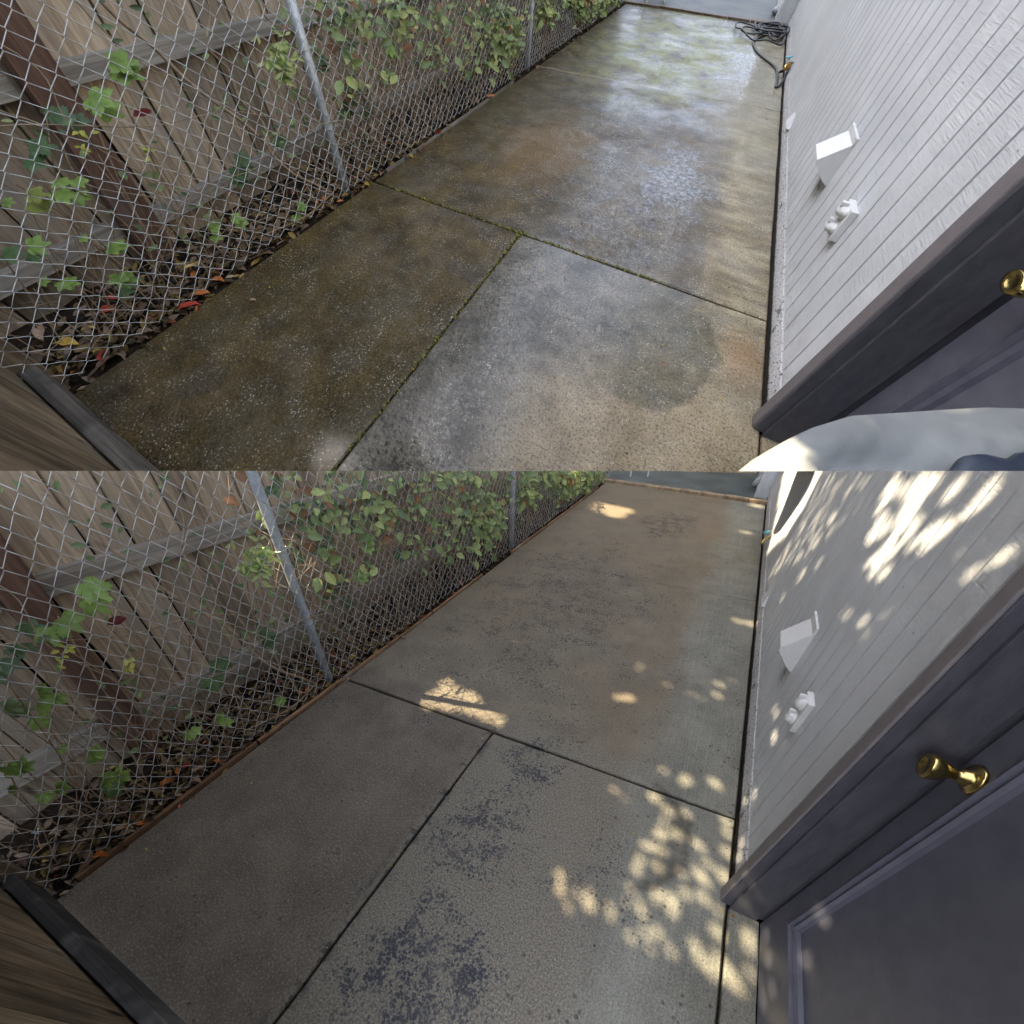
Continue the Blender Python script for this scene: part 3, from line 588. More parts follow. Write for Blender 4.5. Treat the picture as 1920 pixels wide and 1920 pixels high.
    for i in range(260):
        y = rs.uniform(-.2, 3.4) if i < 200 else rs.uniform(3, 7); x = rs.uniform(-2.2, -1.8); h = rs.uniform(.15, .75)
        a = np.array((x, y, rs.uniform(-.05, .1))); b = a + (rs.uniform(-.08, .1), rs.uniform(-.25, .25), h); m_ = (a + b) / 2 + (rs.uniform(-.04, .04), rs.uniform(-.06, .06), 0)
        if rs.random() < .35: b = a + (rs.uniform(-.05, .2), rs.uniform(-.4, .4), rs.uniform(.0, .1)); m_ = (a + b) / 2 + (0, 0, .03)
        b[0] = min(b[0], -1.775); g.tube(spline([a, m_, b], 3), rs.uniform(.0009, .0022), 4, cap=False)
    g.tube(spline([(-1.80, .74, .06), (-1.74, 1.0, .05), (-1.74, 1.24, .10)], 4), .0035, 6)
    setting(mesh_obj('dry_twigs', g, MAT['twig'], S, None, True), 'stuff', f'tangle of dry twigs in the bed of the {word} passage')
    g = Geo(); rs = random.Random(23)
    for i in range(2900):
        y = rs.uniform(-.7, 2.2) if rs.random() < .72 else rs.uniform(2, 7.2); x = rs.triangular(-2.28, -1.695, -1.78); s = rs.uniform(.025, .07)
        z = -.035 + rs.uniform(0, .045) - .03 * min(1, max(0, (-1.8 - x) / .3))
        c = rs.random(); tone = .6 + rs.uniform(-.08, .10) if c < .945 else rs.choice((.78, .2, .75, .1))
        g.leaf((x, y, z), (rs.gauss(0, .5), rs.gauss(0, .5), 1), (rs.uniform(-1, 1), rs.uniform(-1, 1), 0), s, s * rs.uniform(.3, .5), tone, 'oval', rs.uniform(.1, .5))
    setting(mesh_obj('leaf_litter', g, MAT['litter'], S, None, True), 'stuff', f'dark leaf litter under the wire mesh of the {word} passage')
    near = [(-.14, 'by the wooden gate'), (.1, 'in the near corner of the bed'), (.35, 'under the lobed creeper'), (.7, 'near the reddish post'), (1.6, 'at the foot of the nearest steel post'), (2.6, 'past the nearest steel post'), (9, 'far along the fence')]
    cnt = {}
    for (x, y, s, k) in FALL[S]:
        g = Geo(); s *= 1.5; rs = random.Random(int(abs(x * y) * 9999))
        z = .006 if x > -1.705 else .012
        g.leaf((x - s * .4, y - s * .3, z + .004), (rs.gauss(0, .25), rs.gauss(0, .25), 1), (rs.uniform(.2, 1), rs.uniform(-.3, 1), 0), s * 1.25, s * .62, HUEV[k], 'oval', .35)
        where = next(w for yy, w in near if y <= yy) if x < -1.6 else 'lying alone on the concrete'
        size = 'large' if s > .055 else 'small' if s < .03 else 'curled'
        lab = f'{size} {HUE[k]} fallen leaf {where}, {word} passage'
        cnt.setdefault(lab, []).append(((x, y), mesh_obj('fallen_leaf', g, MAT['litter'], S)))
    for lab, L in cnt.items():
        L.sort(key=lambda q: -q[0][1])
        for i, (_, o) in enumerate(L):
            o['category'] = 'leaf'; o['group'] = f'fallen leaves beside the {word} path'
            base = lab if len(L) == 1 else ('farther ', 'nearer ', 'nearest ')[min(i, 2)] + lab
            o['label'] = base
    if wet:
        g = Geo(); rs = random.Random(31)
        def tuft(x, y, n, r):
            for _ in range(n):
                s = rs.uniform(.008, .019); g.leaf((x + rs.gauss(0, r), y + rs.gauss(0, r), -.004), (rs.gauss(0, 1), rs.gauss(0, 1), .4), (rs.gauss(0, .7), rs.gauss(0, .7), 1), s, s * .35, rs.random(), 'oval', .1)
        for i in range(230):
            y = rs.uniform(.05, 1.5); tuft(jx, y, 4 if y > .6 else 2, .004)
            x = rs.uniform(-1.6, .1); tuft(x, ja + (jb - ja) * (x + 1.71) / 2.3, 4, .004)
        tuft(jx, jm, 90, .014)
        setting(mesh_obj('moss', g, MAT['moss'], S), 'stuff', 'green moss growing in the joints of the wet concrete')
    g = Geo(); rs = random.Random(41)
    for i in range(260):
        x, y = rs.uniform(-1.7, .57), rs.triangular(.0, 7.0, .8); s_ = rs.uniform(.003, .008)
        if rs.random() < .25: x = rs.choice((-1.69, .57, jx)) + rs.gauss(0, .02)
        g.leaf((x, y, .002), (rs.gauss(0, .4), rs.gauss(0, .4), 1), (rs.gauss(0, 1), rs.gauss(0, 1), 0), s_ * 1.4, s_, rs.choice((.6, .62, .8, .78, .4, .2)), 'oval', .5)
    for i in range(14):
        x, y = rs.uniform(-1.6, .5), rs.uniform(.3, 5); a = rs.uniform(0, 6); L_ = rs.uniform(.02, .06); g.tube([(x, y, .003), (x + L_ * .5 * math.cos(a), y + L_ * .5 * math.sin(a), .006), (x + L_ * math.cos(a + .4), y + L_ * math.sin(a + .4), .003)], .0012, 4, .62)
    setting(mesh_obj('debris', g, MAT['litter'], S), 'stuff', f'small bits of leaf and twig scattered on the {word} concrete')
    # ---- return gate at the near end
    t = thing('wooden_gate', f'dark wooden gate with a wide bottom rail at the near end of the {word} path', 'gate', (-1.3, -.16, 0), S)
    g = Geo(); g.box((-1.78, -.165, .01), (.2, -.125, .13) if False else (-.3, -.125, .155), .5, .004, .001); mesh_obj('rail', g, MAT['gaterail_w' if wet else 'gaterail'], S, t)
    g = Geo(); x = -1.86; rs = random.Random(4)
    while x < -.3: w = rs.uniform(.13, .15); g.box((x, -.20, .02), (x + w, -.172, 1.25), rs.random(), .002, .001); x += w + .004
    mesh_obj('boards', g, MAT['gate'], S, t)
    g = Geo(); g.box((-1.90, -.20, -.05), (-1.785, -.120, 1.25), .3, .004); mesh_obj('post', g, MAT['gate'], S, t)
    # ---- the house
    t = thing('house', f'pale grey house wall with vertical siding and dark door beside the {word} path', 'house', (.7, 2, 0), S)
    WX = .610; ye = 7.45; top = 2.55
    g = Geo(); prof = [(yj + .045, WX)]; y = 1.215
    while y < ye - .03:
        prof += [(y - .0046, WX), (y - .0040, WX + .018), (y + .0040, WX + .018), (y + .0046, WX)]; y += .105
    prof.append((ye, WX)); n = len(prof); vs = [(x, y, z) for z in (.104, top) for y, x in prof]
    g.add(vs, [(i, i + n, i + n + 1, i + 1) for i in range(n - 1)])
    g.add([(WX, yj + .045, .104), (WX, ye, .104), (WX + .02, ye, .104), (WX + .02, yj + .045, .104)], [(0, 1, 2, 3)])
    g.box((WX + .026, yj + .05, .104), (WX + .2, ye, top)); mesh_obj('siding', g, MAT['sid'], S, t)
    g = Geo(); ys = np.linspace(yj + .01, ye, 160); rs = random.Random(8); vs = []
    for y in ys: vs += [(.597 + rs.uniform(-.001, .002), y, -.06), (.600 + rs.uniform(-.0015, .0015), y, .05), (.606 + rs.uniform(-.0015, .001), y, .098), (.63, y, .106)]
    g.add(vs, [(4 * i + k, 4 * i + k + 1, 4 * i + k + 5, 4 * i + k + 4) for i in range(159) for k in range(3)])
    mesh_obj('foundation', g, MAT['fnd'], S, t)
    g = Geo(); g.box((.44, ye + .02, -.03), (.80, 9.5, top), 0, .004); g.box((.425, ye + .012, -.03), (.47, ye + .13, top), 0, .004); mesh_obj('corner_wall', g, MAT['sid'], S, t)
    g = Geo(); g.box((.58, -1.2, top), (1.2, ye, top + .12), 0, .01); mesh_obj('fascia', g, MAT['trim_light'], S, t)
    # casing and jamb
    g = Geo(); g.box((.555, yj + .008, .004), (.609, yj + .056, 2.2), 0, .004); g.box((.572, yj + .048, .004), (.609, yj + .074, 2.2), 0, .004); mesh_obj('door_casing', g, MAT['trim_light'], S, t)
    g = Geo(); g.box((.562, yj + .002, .006), (.80, yj + .03, 2.18), 0, .002); g.box((.592, yj - .010, .006), (.688, yj + .001, 2.18), 0, .002); mesh_obj('door_jamb', g, MAT['trim'], S, t)
    g = Geo(); g.box((.555, -.1, 2.10), (.75, yj + .07, 2.22), 0, .004); mesh_obj('door_head', g, MAT['trim'], S, t)
    DX = .700; y0, y1 = yj - .95, yj - .016
    g = Geo(); pa, pb, za, zb = yj - .107, yj - .83, .24, .98
    # door leaf with two sunk panels: ring faces around each opening
    def leafface(x): 
        g.box((x, y0, .012), (x + .035, pb, 2.09)); g.box((x, pa, .012), (x + .035, y1, 2.09)); g.box((x, pb, .012), (x + .035, pa, za)); g.box((x, pb, 1.32 if not 0 else zb), (x + .035, pa, 1.50)); g.box((x, pb, 1.95), (x + .035, pa, 2.09))
    leafface(DX); g.box((DX + .015, pb, za), (DX + .03, pa, 1.32)); g.box((DX + .015, pb, 1.50), (DX + .03, pa, 1.95))
    d = mesh_obj('door', g, MAT['door'], S, t)
    g = Geo()
    for (z0, z1) in ((za, 1.32), (1.50, 1.95)):
        for a, b in (((pa, z0), (pa, z1)), ((pb, z0), (pb, z1)), ((pb, z0), (pa, z0)), ((pb, z1), (pa, z1))):
            A = np.array(a); B = np.array(b); dn = (B - A) / np.linalg.norm(B - A); A = A - dn * .008; B = B + dn * .008
            w = np.array((dn[1], -dn[0])); c = np.array(((pa + pb) / 2, (z0 + z1) / 2)); w = w if (c - A) @ w > 0 else -w
            prof = [(-.008, 0), (-.005, -.009), (.002, -.012), (.006, -.002), (.008, .003), (.011, .003), (.016, -.005), (.022, .003), (.025, .0155)]
            vs = [(DX + x, *(P + w * o)) for P in (A, B) for o, x in prof]; n = len(prof)
            g.add(vs, [(i, i + 1, n + i + 1, n + i) for i in range(n - 1)] + [tuple(range(n)), tuple(range(n, 2 * n))[::-1]])
    mesh_obj('panel_moulding', g, MAT['door'], S, d if False else t)
    ky, kz = (.908, .968) if wet else (1.000, .978)
    g = Geo(); g.lathe((DX - .001, ky - .02, kz), (-1, 0, 0), [(h_ * .95, r_ * (1.0 if h_ > .05 else .95)) for h_, r_ in [(0, .033), (.004, .034), (.008, .031), (.011, .024), (.016, .019), (.026, .0165), (.030, .0125), (.036, .0105), (.041, .0125), (.046, .016), (.056, .021), (.066, .0255), (.078, .0275), (.085, .0265), (.088, .024), (.0885, .0145), (.086, .0135), (.0865, .0)]], 28); mesh_obj('door_knob', g, MAT['brass'], S, t, True)
    g = Geo(); g.box((DX - .0775, ky - .0215, kz - .006), (DX - .0745, ky - .0185, kz + .006)); g.lathe((DX - .0735, ky - .02, kz), (-1, 0, 0), [(0, .0105), (.002, .0105), (.0025, .009)], 18); mesh_obj('keyhole', g, MAT['black'] if False else MAT['brass_dark'], S, t)
    # dryer vent hood
    vt = None
    g = Geo(); a, b = 2.045, 2.205
    P = lambda y: [(.611, y, .697), (.517, y, .588), (.517, y, .572), (.578, y, .500), (.611, y, .472)]
    p0, p1 = P(a), P(b); n = 5; vs = p0 + p1
    g.add(vs, [(0, 1, n + 1, n), (1, 2, n + 2, n + 1), (0, 4, 3, 2, 1), tuple(n + i for i in range(n))])
    g.box((.600, a - .008, .690), (.6095, b + .008, .722), 0, .002); vh = mesh_obj('vent_hood', g, MAT['white'], S, t)
    for yy in (a + .012, b - .012):
        q = Geo(); q.lathe((.600, yy, .712), (-1, 0, 0), [(0, .0045), (.002, .004), (.003, .001)], 8); mesh_obj('screw', q, MAT['galv'], S, vh)
    # utility plate with two domed covers
    g = Geo(); g.box((.586, 1.578, .498), (.6095, 1.668, .642), 0, .003); pl = mesh_obj('cover_plate', g, MAT['white'], S, t)
    for zc in (.612, .535):
        g = Geo(); g.lathe((.586, 1.622, zc), (-1, 0, .1), [(0, .031), (.005, .031), (.007, .025), (.014, .026), (.022, .021), (.027, .012), (.028, .0)], 20); g.box((.556, 1.612, zc + .018), (.580, 1.626, zc + .040), 0, .002); mesh_obj('domed_cover', g, MAT['white'], S, pl, True)
    # lower scoop vent near the foundation
    g = Geo(); vs = [(.609, 3.55, .205), (.585, 3.50, .115), (.585, 3.66, .115), (.609, 3.66, .205)]
    g.add(vs + [(.609, 3.50, .115), (.609, 3.66, .115)], [(0, 1, 2, 3), (0, 4, 1), (3, 2, 5)]); mesh_obj('low_vent', g, MAT['white'], S, t)
    # tap
    tp = Geo(); tp.tube([(.612, 5.05, .17), (.575, 5.03, .165), (.55, 4.99, .15), (.545, 4.96, .11)], .012, 10); tap = mesh_obj('garden_tap', tp, MAT['brass'], S, t, True)
    g = Geo(); g.lathe((.562, 5.06, .185), (-.4, .1, 1), [(0, .006), (.02, .006), (.021, .034), (.032, .036), (.036, .02)], 12); mesh_obj('tap_handle', g, MAT['teal'], S, tap, True)
    g = Geo(); rs = random.Random(51); y = 1.215 - .05
    for k in range(58):
        for z in (.16, .62, 1.08, 1.54):
            if rs.random() < .5: g.lathe((WX - .0002, y + rs.uniform(-.01, .01), z + rs.uniform(-.03, .03)), (-1, 0, 0), [(0, .0034), (.0009, .003), (.001, .0005)], 6)
        y += .105
    o = mesh_obj('nail_heads', g, MAT['greyplastic'], S, t); o['kind'] = 'stuff'
    # ---- drain hose and chair beyond
    g = Geo(); pts = spline([(.40, 8.06, .03), (.44, 8.3, .06), (.50, 8.6, .10), (.52, 9.0, .35), (.52, 9.05, .9)], 22); rad = [.036 + .005 * (i % 2) for i in range(len(pts))]
    o = mesh_obj('drain_hose', (g.tube(pts, rad, 14), g)[1], MAT['greyplastic'], S, None, True); tag(o, f'grey ribbed drain hose by the wall corner past the {word} path', 'hose')
    t = thing('garden_chair', f'white garden chair legs at the far end past the {word} path', 'chair', (-1.45, 7.9, 0), S)
    for (x, y) in ((-1.50, 7.66), (-1.24, 7.80), (-1.62, 8.1), (-1.36, 8.22)):
        g = Geo(); g.tube([(x, y, -.03), (x + .01, y, .42)], .014, 8); mesh_obj('leg', g, MAT['white'], S, t)
    g = Geo(); g.box((-1.64, 7.62, .42), (-1.2, 8.26, .45), 0, .01); mesh_obj('seat', g, MAT['white'], S, t)
    g = Geo(); g.box((-1.66, 8.2, .45), (-1.2, 8.24, .85), 0, .01); mesh_obj('backrest', g, MAT['white'], S, t)
    # ---- only in the uncleaned passage
    if wet:
        t = thing('garden_hose', 'black garden hose lying in loose coils near the house wall', 'hose', (.3, 6.3, 0), S)
        g = Geo(); rs = random.Random(2); pts = [(x, y, .012 + (.0 if i < 12 else .012 + .05 * abs(math.sin(i * 1.7))) ) for i, (x, y) in enumerate(HOSE)]
        pts[0] = (.60, 5.12, .10); pts[1] = (.58, 4.9, .04)
        g.tube(spline(pts, 7), .0115, 10); rs2 = random.Random(6)
        for k in range(7):
            c = (rs2.uniform(.33, .45), rs2.uniform(6.65, 6.95)); a, b = rs2.uniform(.10, .19), rs2.uniform(.16, .30); ph = rs2.uniform(0, 6)
            g.tube([(c[0] + a * math.cos(w), c[1] + b * math.sin(w + ph * .1), .02 + .012 * k + .01 * math.sin(3 * w)) for w in np.linspace(ph, ph + 5.9, 36)], .0105, 8)
        mesh_obj('hose', g, MAT['black'], S, t, True)
        g = Geo(); g.tube([(.595, 5.08, .085), (.612, 5.17, .13)], .016, 10); mesh_obj('connector', g, MAT['blue'], S, t, True)
        t = thing('spray_nozzle', 'orange and black hose nozzle hanging under the garden tap', 'nozzle', (.58, 5.1, .05), S)
        g = Geo(); g.tube([(.585, 5.02, .16), (.575, 5.0, .12), (.565, 5.05, .09)], [.018, .022, .014], 10); mesh_obj('grip', g, MAT['orange'], S, t, True)
        g = Geo(); g.tube([(.565, 5.05, .09), (.55, 5.10, .055), (.54, 5.12, .035)], [.013, .017, .012], 10); mesh_obj('tip', g, MAT['black'], S, t, True)
        # sheet over something by the door
        t = thing('cloth_cover', 'light grey fabric cover draped over a bulky item by the door', 'cover', (.5, .5, 0), S)
        g = Geo(); nx, ny = 80, 70; vs = []
        edge = [(.262, .385), (.270, .404), (.283, .425), (.335, .484), (.39, .535), (.434, .563), (.52, .618), (.60, .668), (.69, .715)]
        ex = [e[0] for e in edge]; ey = [e[1] for e in edge]
        for i in range(nx):
            u = i / (nx - 1); x = .262 + u * .425
            yt = float(np.interp(x, ex, ey))
            for k in range(ny):
                v = k / (ny - 1) * 1.9 - .30           # <0 hangs down the far side
                if v < 0: y = yt + .010 * math.sin(v * -9); z = .85 + v * .45
                else: y = yt - .45 * v; z = .85 + .020 * math.sin(min(1, v * 4) * 1.57)
                if u < .14: z -= (1 - u / .14) ** 2 * .09
                a = min(1, max(0, v) * 5)
                z += a * (.013 * math.sin(x * 21 + v * 5 + 1.5 * math.sin(v * 6)) + .006 * math.sin(x * 50 - v * 17 + 2 * math.sin(x * 9)) + .0025 * math.sin(x * 120 + v * 31))
                z += -.035 * a * math.exp(-((y - .42 - .30 * (x - .30) + .02 * math.sin(x * 25)) / .020) ** 2) * min(1, max(0, (x - .29) / .05))
                z += .020 * a * math.exp(-((y - .49 - .34 * (x - .30)) / .030) ** 2)
                vs.append((x, y, z))
        g.add(vs, [(i * ny + k, (i + 1) * ny + k, (i + 1) * ny + k + 1, i * ny + k + 1) for i in range(nx - 1) for k in range(ny - 1)])
        # left drop
        base = len(g.v); 
        for k in range(ny):
            x0, y0_, z0 = vs[k]; g.v.append((x0 - .004, y0_, z0)); g.v.append((x0 - .006, y0_ - .004, z0 - .10)); g.r += [0, 0]
        g.f += [(base + 2 * k, base + 2 * k + 1, base + 2 * k + 3, base + 2 * k + 2) for k in range(ny - 1)]
        mesh_obj('sheet', g, MAT['fabric'], S, t, True)
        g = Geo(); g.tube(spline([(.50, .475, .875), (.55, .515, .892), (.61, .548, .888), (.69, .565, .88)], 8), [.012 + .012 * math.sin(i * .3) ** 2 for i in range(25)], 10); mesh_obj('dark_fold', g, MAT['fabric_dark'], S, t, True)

passage('dry'); passage('wet')

# ------------------------------------------------------------------ tree and added sun-blocking hedge left of the passages: they stand between sun and paths
GS = [(-0.038, 0.851, 0.0, 0.026), (-0.017, 0.799, 0.0, 0.024), (0.035, 0.753, 0.0, 0.017), (0.048, 0.821, 0.0, 0.015), (0.089, 0.848, 0.0, 0.015), (0.104, 0.803, 0.0, 0.03), (0.183, 0.827, 0.0, 0.018), (0.192, 0.795, 0.0, 0.011), (0.23, 0.877, 0.0, 0.015), (0.276, 0.901, 0.0, 0.017), (0.232, 0.938, 0.0, 0.015), (0.295, 0.865, 0.0, 0.021), (0.335, 0.966, 0.0, 0.026), (0.389, 0.971, 0.0, 0.03), (0.397, 0.926, 0.0, 0.024), (0.432, 1.02, 0.0, 0.024), (0.496, 1.036, 0.0, 0.026), (0.329, 0.932, 0.0, 0.013), (0.554, 1.011, 0.0, 0.018), (0.277, 0.765, 0.0, 0.02), (0.323, 0.802, 0.0, 0.02), (0.366, 0.827, 0.0, 0.023), (0.352, 0.759, 0.0, 0.008), (0.419, 0.789, 0.0, 0.019), (0.495, 0.845, 0.0, 0.024), (0.562, 0.931, 0.0, 0.03), (0.52, 0.809, 0.0, 0.025), (0.58, 0.84, 0.0, 0.026), (0.618, 0.806, 0.0, 0.037), (0.558, 0.793, 0.0, 0.029), (0.645, 0.782, 0.0, 0.02), (0.67, 0.968, 0.0, 0.029), (0.667, 0.928, 0.0, 0.019), (0.68, 0.847, 0.0, 0.021), (0.24, 1.075, 0.0, 0.023), (0.233, 1.023, 0.0, 0.023), (0.312, 1.078, 0.0, 0.026), (0.265, 1.152, 0.0, 0.025), (0.31, 1.156, 0.0, 0.025), (0.238, 1.145, 0.0, 0.019), (0.294, 1.238, 0.0, 0.033), (0.353, 1.269, 0.0, 0.03), (0.281, 1.217, 0.0, 0.02), (0.293, 1.304, 0.0, 0.02), (0.299, 1.37, 0.0, 0.029), (0.227, 1.414, 0.0, 0.035), (0.374, 1.394, 0.0, 0.022), (0.458, 1.254, 0.0, 0.023), (0.428, 1.266, 0.0, 0.016), (0.498, 1.189, 0.0, 0.021), (0.469, 1.129, 0.0, 0.029), (0.497, 1.107, 0.0, 0.022), (0.404, 1.095, 0.0, 0.02), (0.564, 1.166, 0.0, 0.034), (0.57, 1.279, 0.0, 0.029), (0.551, 1.441, 0.0, 0.025), (0.561, 1.38, 0.0, 0.021), (0.347, 1.604, 0.0, 0.027), (0.477, 1.644, 0.0, 0.032), (0.334, 1.568, 0.0, 0.021), (0.235, 1.603, 0.0, 0.017), (0.036, 1.364, 0.0, 0.014), (-0.127, 2.039, 0.0, 0.031), (-0.075, 2.067, 0.0, 0.037), (-0.09, 2.384, 0.0, 0.018), (-0.084, 2.433, 0.0, 0.016), (0.413, 2.481, 0.0, 0.022), (0.414, 2.356, 0.0, 0.027), (0.473, 3.409, 0.0, 0.034), (0.571, 3.407, 0.0, 0.044), (0.469, 6.881, 0.0, 0.08), (0.459, 7.0, 0.0, 0.058), (0.398, 5.666, 0.0, 0.05)]
WS = [(0.61, 1.688, 0.947, 0.025), (0.61, 1.955, 0.31, 0.035), (0.61, 1.883, 0.333, 0.029), (0.61, 1.766, 0.314, 0.035), (0.61, 2.645, 0.789, 0.033), (0.61, 3.042, 0.406, 0.049), (0.61, 1.34, 1.252, 0.019), (0.61, 1.301, 1.302, 0.013), (0.61, 1.849, 0.889, 0.019), (0.6, 1.726, 0.325, 0.02), (0.6, 1.534, 0.147, 0.02), (0.6, 1.551, 0.06, 0.02), (0.6, 1.314, 0.053, 0.02), (0.6, 1.259, 0.038, 0.02), (0.612, 1.05, 0.189, 0.02), (0.628, 1.05, 0.07, 0.02), (0.7, 0.97, 0.063, 0.012), (0.7, 0.886, 0.085, 0.012), (0.7, 0.769, 0.051, 0.012), (0.7, 0.785, 0.112, 0.012), (0.7, 0.824, 0.304, 0.012)]
LIT = [(6.659, 0.475), (3.921, 0.978), (3.961, 0.748), (4.182, 0.49), (4.729, 0.159), (5.521, 0.364)]
STR = [(2.339, 1.263), (1.47, 1.425), (1.548, 1.309), (1.639, 1.218), (1.726, 1.079), (1.878, 1.022), (2.211, 1.11)]
THN = [(4.078, 0.92), (2.638, 1.202), (2.571, 1.027), (2.884, 0.743), (3.951, 0.162), (3.981, 0.291), (3.694, 0.766)]
PATCH = [[(-1.132, 1.648), (-1.126, 1.426), (-.90, 1.50), (-0.674, 1.495)], [(-1.51, 5.838), (-1.445, 5.525), (-1.038, 5.403), (-1.058, 5.765)]]
e1 = np.cross(TOSUN, (0, 0, 1)); e1 /= np.linalg.norm(e1); e2 = np.cross(e1, TOSUN)
def uv(P): w = to_world(P, 'dry'); return np.stack([w @ e1, w @ e2], -1)
def inpoly(p, poly):
    c = False; n = len(poly)
    for i in range(n):
        a, b = poly[i], poly[(i + 1) % n]
        if (a[1] > p[1]) != (b[1] > p[1]) and p[0] < (b[0] - a[0]) * (p[1] - a[1]) / (b[1] - a[1]) + a[0]: c = not c
    return c
rs = random.Random(77)
holes = []
for (x, y, z, r) in GS: holes.append((*uv([(x, y, z)])[0], max(.007, r * .52)))
for (x, y, z, r) in WS: holes.append((*uv([(x, y, z)])[0], .010))
def scatter(poly, n, r):
    ys = [p[0] for p in poly]; zs = [p[1] for p in poly]; k = 0
    while k < n:
        y, z = rs.uniform(min(ys), max(ys)), rs.uniform(min(zs), max(zs))
        if inpoly((y, z), poly): holes.append((*uv([(.61, y, z)])[0], r * rs.uniform(.5, 1.6))); k += 1
scatter(STR, 60, .014); scatter(THN, 120, .008)
lit = uv([(.61, y, z) for y, z in LIT]); patches = [uv([(x, y, 0) for x, y in p]) for p in PATCH] + [lit]
H = np.array(holes)
def clear(u, v, rad):
    d = np.hypot(H[:, 0] - u, H[:, 1] - v); 
    if (d < H[:, 2] + rad).any(): return False
    for p in patches:
        if inpoly((u, v), p): return False
        for i in range(len(p)):
            a, b = p[i], p[(i + 1) % len(p)]; q = np.array((u, v)); t = max(0, min(1, (q - a) @ (b - a) / ((b - a) @ (b - a) + 1e-9)))
            if np.linalg.norm(q - a - t * (b - a)) < rad: return False
    return True
corn = uv([(-1.8, -.6, 0), (-1.8, 8.5, 0), (.7, -.6, 0), (.7, 8.5, 0), (.61, .1, 1.7), (.61, 5, 1.2), (-2.3, 0, 1.2), (-2.3, 6, .8), (1.0, 0, 1.6), (.6, 8, .6)])
lo = corn.min(0) - .25; hi = corn.max(0) + .25
t = thing('shade_tree', 'leafy tree standing left of the dry passage, shading it', 'tree', (-8, -2, 0), None, 'trees left of the passages')
g = Geo(); D0 = 9.0
def crown_leaf(u, v, rad):
    dd = max(4.0, (.885 * (u + .27) / .887 + .9) / .619 + 1.0) + rs.uniform(0, .7); c = e1 * u + e2 * v + TOSUN * dd
    # u,v are world projections measured from the origin
    n = TOSUN + np.array([rs.gauss(0, .35) for _ in range(3)]); d = np.array([rs.gauss(0, 1) for _ in range(3)])
    n /= np.linalg.norm(n); d -= n * (d @ n); d /= np.linalg.norm(d); w = np.cross(n, d); k = 7
    g.add([c + rad * (math.cos(6.283 * i / k) * d * 1.0 + math.sin(6.283 * i / k) * w * .8) * (1 if i % 2 else .93) for i in range(k)], [tuple(range(k))], rs.random())
def hull(P):
    P = sorted(map(tuple, P)); out = []
    for seq in (P, P[::-1]):
        h = []
        for p in seq:
            while len(h) > 1 and (h[-1][0] - h[-2][0]) * (p[1] - h[-2][1]) - (h[-1][1] - h[-2][1]) * (p[0] - h[-2][0]) <= 0: h.pop()
            h.append(p)
        out += h[:-1]
    return out
HU = hull(corn); hc = np.mean(HU, 0); HU = [hc + (np.array(p) - hc) * (1 + .22 / np.linalg.norm(np.array(p) - hc)) for p in HU]
area = (hi - lo).prod()
for i in range(int(area * 300)):
    u, v = rs.uniform(lo[0], hi[0]), rs.uniform(lo[1], hi[1])
    if inpoly((u, v), HU) and clear(u, v, .105): crown_leaf(u, v, .105)
for i in range(int(area * 900)):
    u, v = rs.uniform(lo[0], hi[0]), rs.uniform(lo[1], hi[1])
    if inpoly((u, v), HU) and clear(u, v, .042): crown_leaf(u, v, .042)
for h in holes:
    for i in range(190):
        a = rs.uniform(0, 6.283); r = h[2] + .010 + abs(rs.gauss(0, .055)); u, v = h[0] + r * math.cos(a), h[1] + r * math.sin(a)
        if clear(u, v, .010): crown_leaf(u, v, .0145)
mesh_obj('crown', g, MAT['crown'], None, t)
g = Geo(); cc = e1 * (lo[0] + hi[0]) / 2 + e2 * (lo[1] + hi[1]) / 2 + TOSUN * 9.8
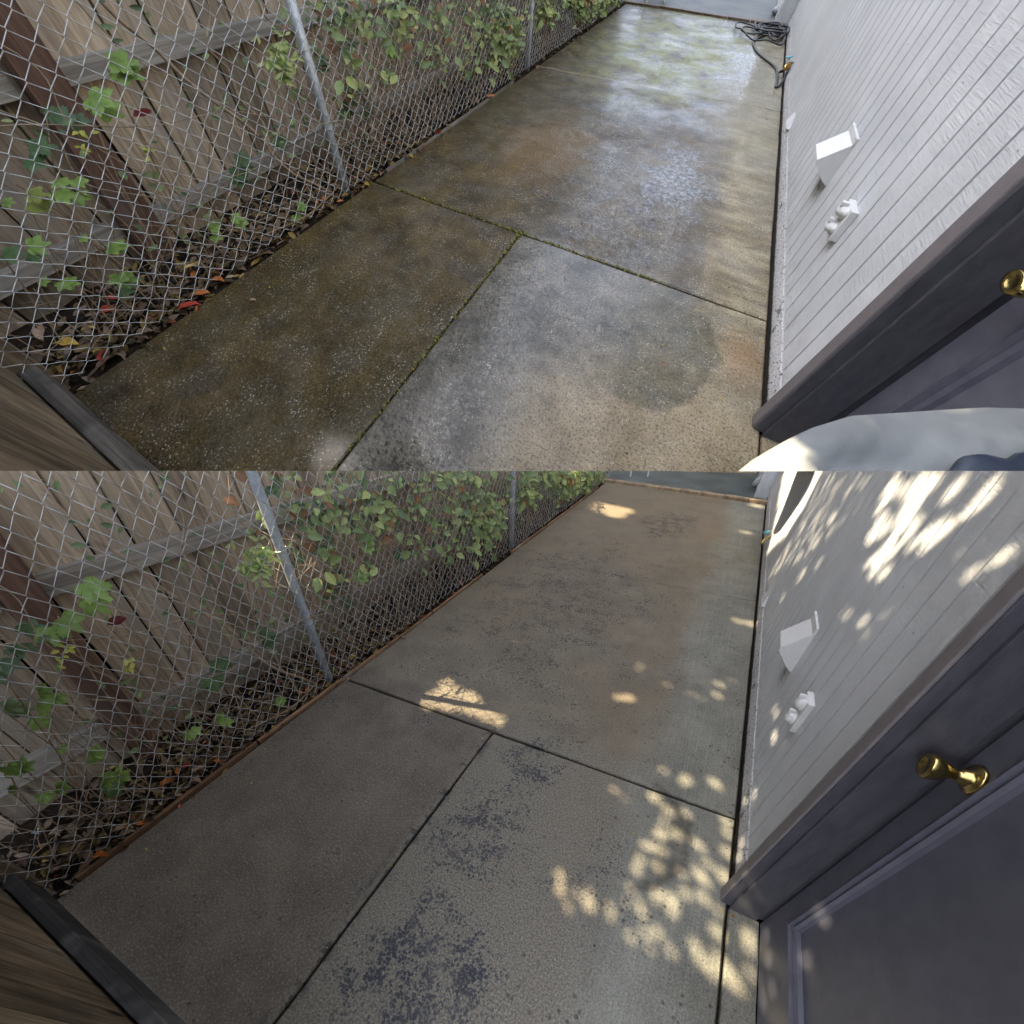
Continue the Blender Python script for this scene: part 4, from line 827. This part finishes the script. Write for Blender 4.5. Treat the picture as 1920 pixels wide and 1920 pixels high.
g.tube(spline([(-8, -2, -.2), (-7.6, -1.8, 1.5), (-6.9, -1.9, 3.2), tuple(e1 * (lo[0] - .2) + e2 * (lo[1] + .4) + TOSUN * 6)], 6), [.22 - .006 * i for i in range(19)], 12); mesh_obj('trunk', g, MAT['bark'], None, t, True)

# evergreen screen, added out of view to keep the sun off the wet passage
t = thing('sun_block_hedge', 'added unseen hedge blocking the sun beyond the board fence of the wet passage', 'hedge', (-3.6, 3, 0), 'wet')
g = Geo(); rs = random.Random(5)
HX, HT = -2.9, 6.05
for i in range(9000):
    y = rs.uniform(-1.5, 11.5); z = rs.uniform(0, HT + .3 * math.sin(y * 2)); x = HX + rs.uniform(-.5, .1); s = rs.uniform(.12, .26)
    if -.3 < y < 1.27 and 3.7 - (x - HX) * 1.18 < z < 5.1 - (x - HX) * 1.18: continue
    g.leaf((x, y, z), (1, rs.gauss(0, .6), rs.gauss(.3, .6)), (rs.gauss(0, 1), rs.gauss(0, 1), rs.gauss(0, 1)), s, s * .6, rs.random() * .6, 'oval', .2)
GAP = [(.04, 4.05), (.04, 4.98), (.50, 5.02), (.92, 4.62), (.92, 4.2), (.68, 3.80), (.48, 3.80), (.42, 4.08)]      # the opening the dry passage's sun comes through
for i in range(2600):
    y = rs.uniform(-.1, 1.1); z = rs.uniform(3.6, 5.3); x = HX + rs.uniform(-.15, .05); s = .07; z0 = z + (x - HX) * 1.18
    if inpoly((y, z0), GAP) or any(inpoly((y + a, z0 + b), GAP) for a in (-.04, .04) for b in (-.04, .04)): continue
    g.leaf((x, y - .03, z - .03), (1, rs.gauss(0, .3), -1 + rs.gauss(0, .3)), (0, rs.gauss(0, 1), rs.gauss(0, 1)), s, s * .8, rs.random() * .6, 'oval', .1)
mesh_obj('foliage', g, MAT['crown'], 'wet', t, False, False)
g = Geo(); g.box((HX - .2, 1.0, -.1), (HX - .1, 11.3, HT - .25)); g.box((HX - .2, -1.4, -.1), (HX - .1, .996, 3.75)); g.box((HX - .2, -1.4, 5.2), (HX - .1, .996, HT - .25)); g.box((HX - .2, -1.4, 3.754), (HX - .1, .04, 5.196)); mesh_obj('sun_block_slabs', g, MAT['bark'], 'wet', t, False, False)  # solid slabs inside the added hedge, shaped to stop the sun
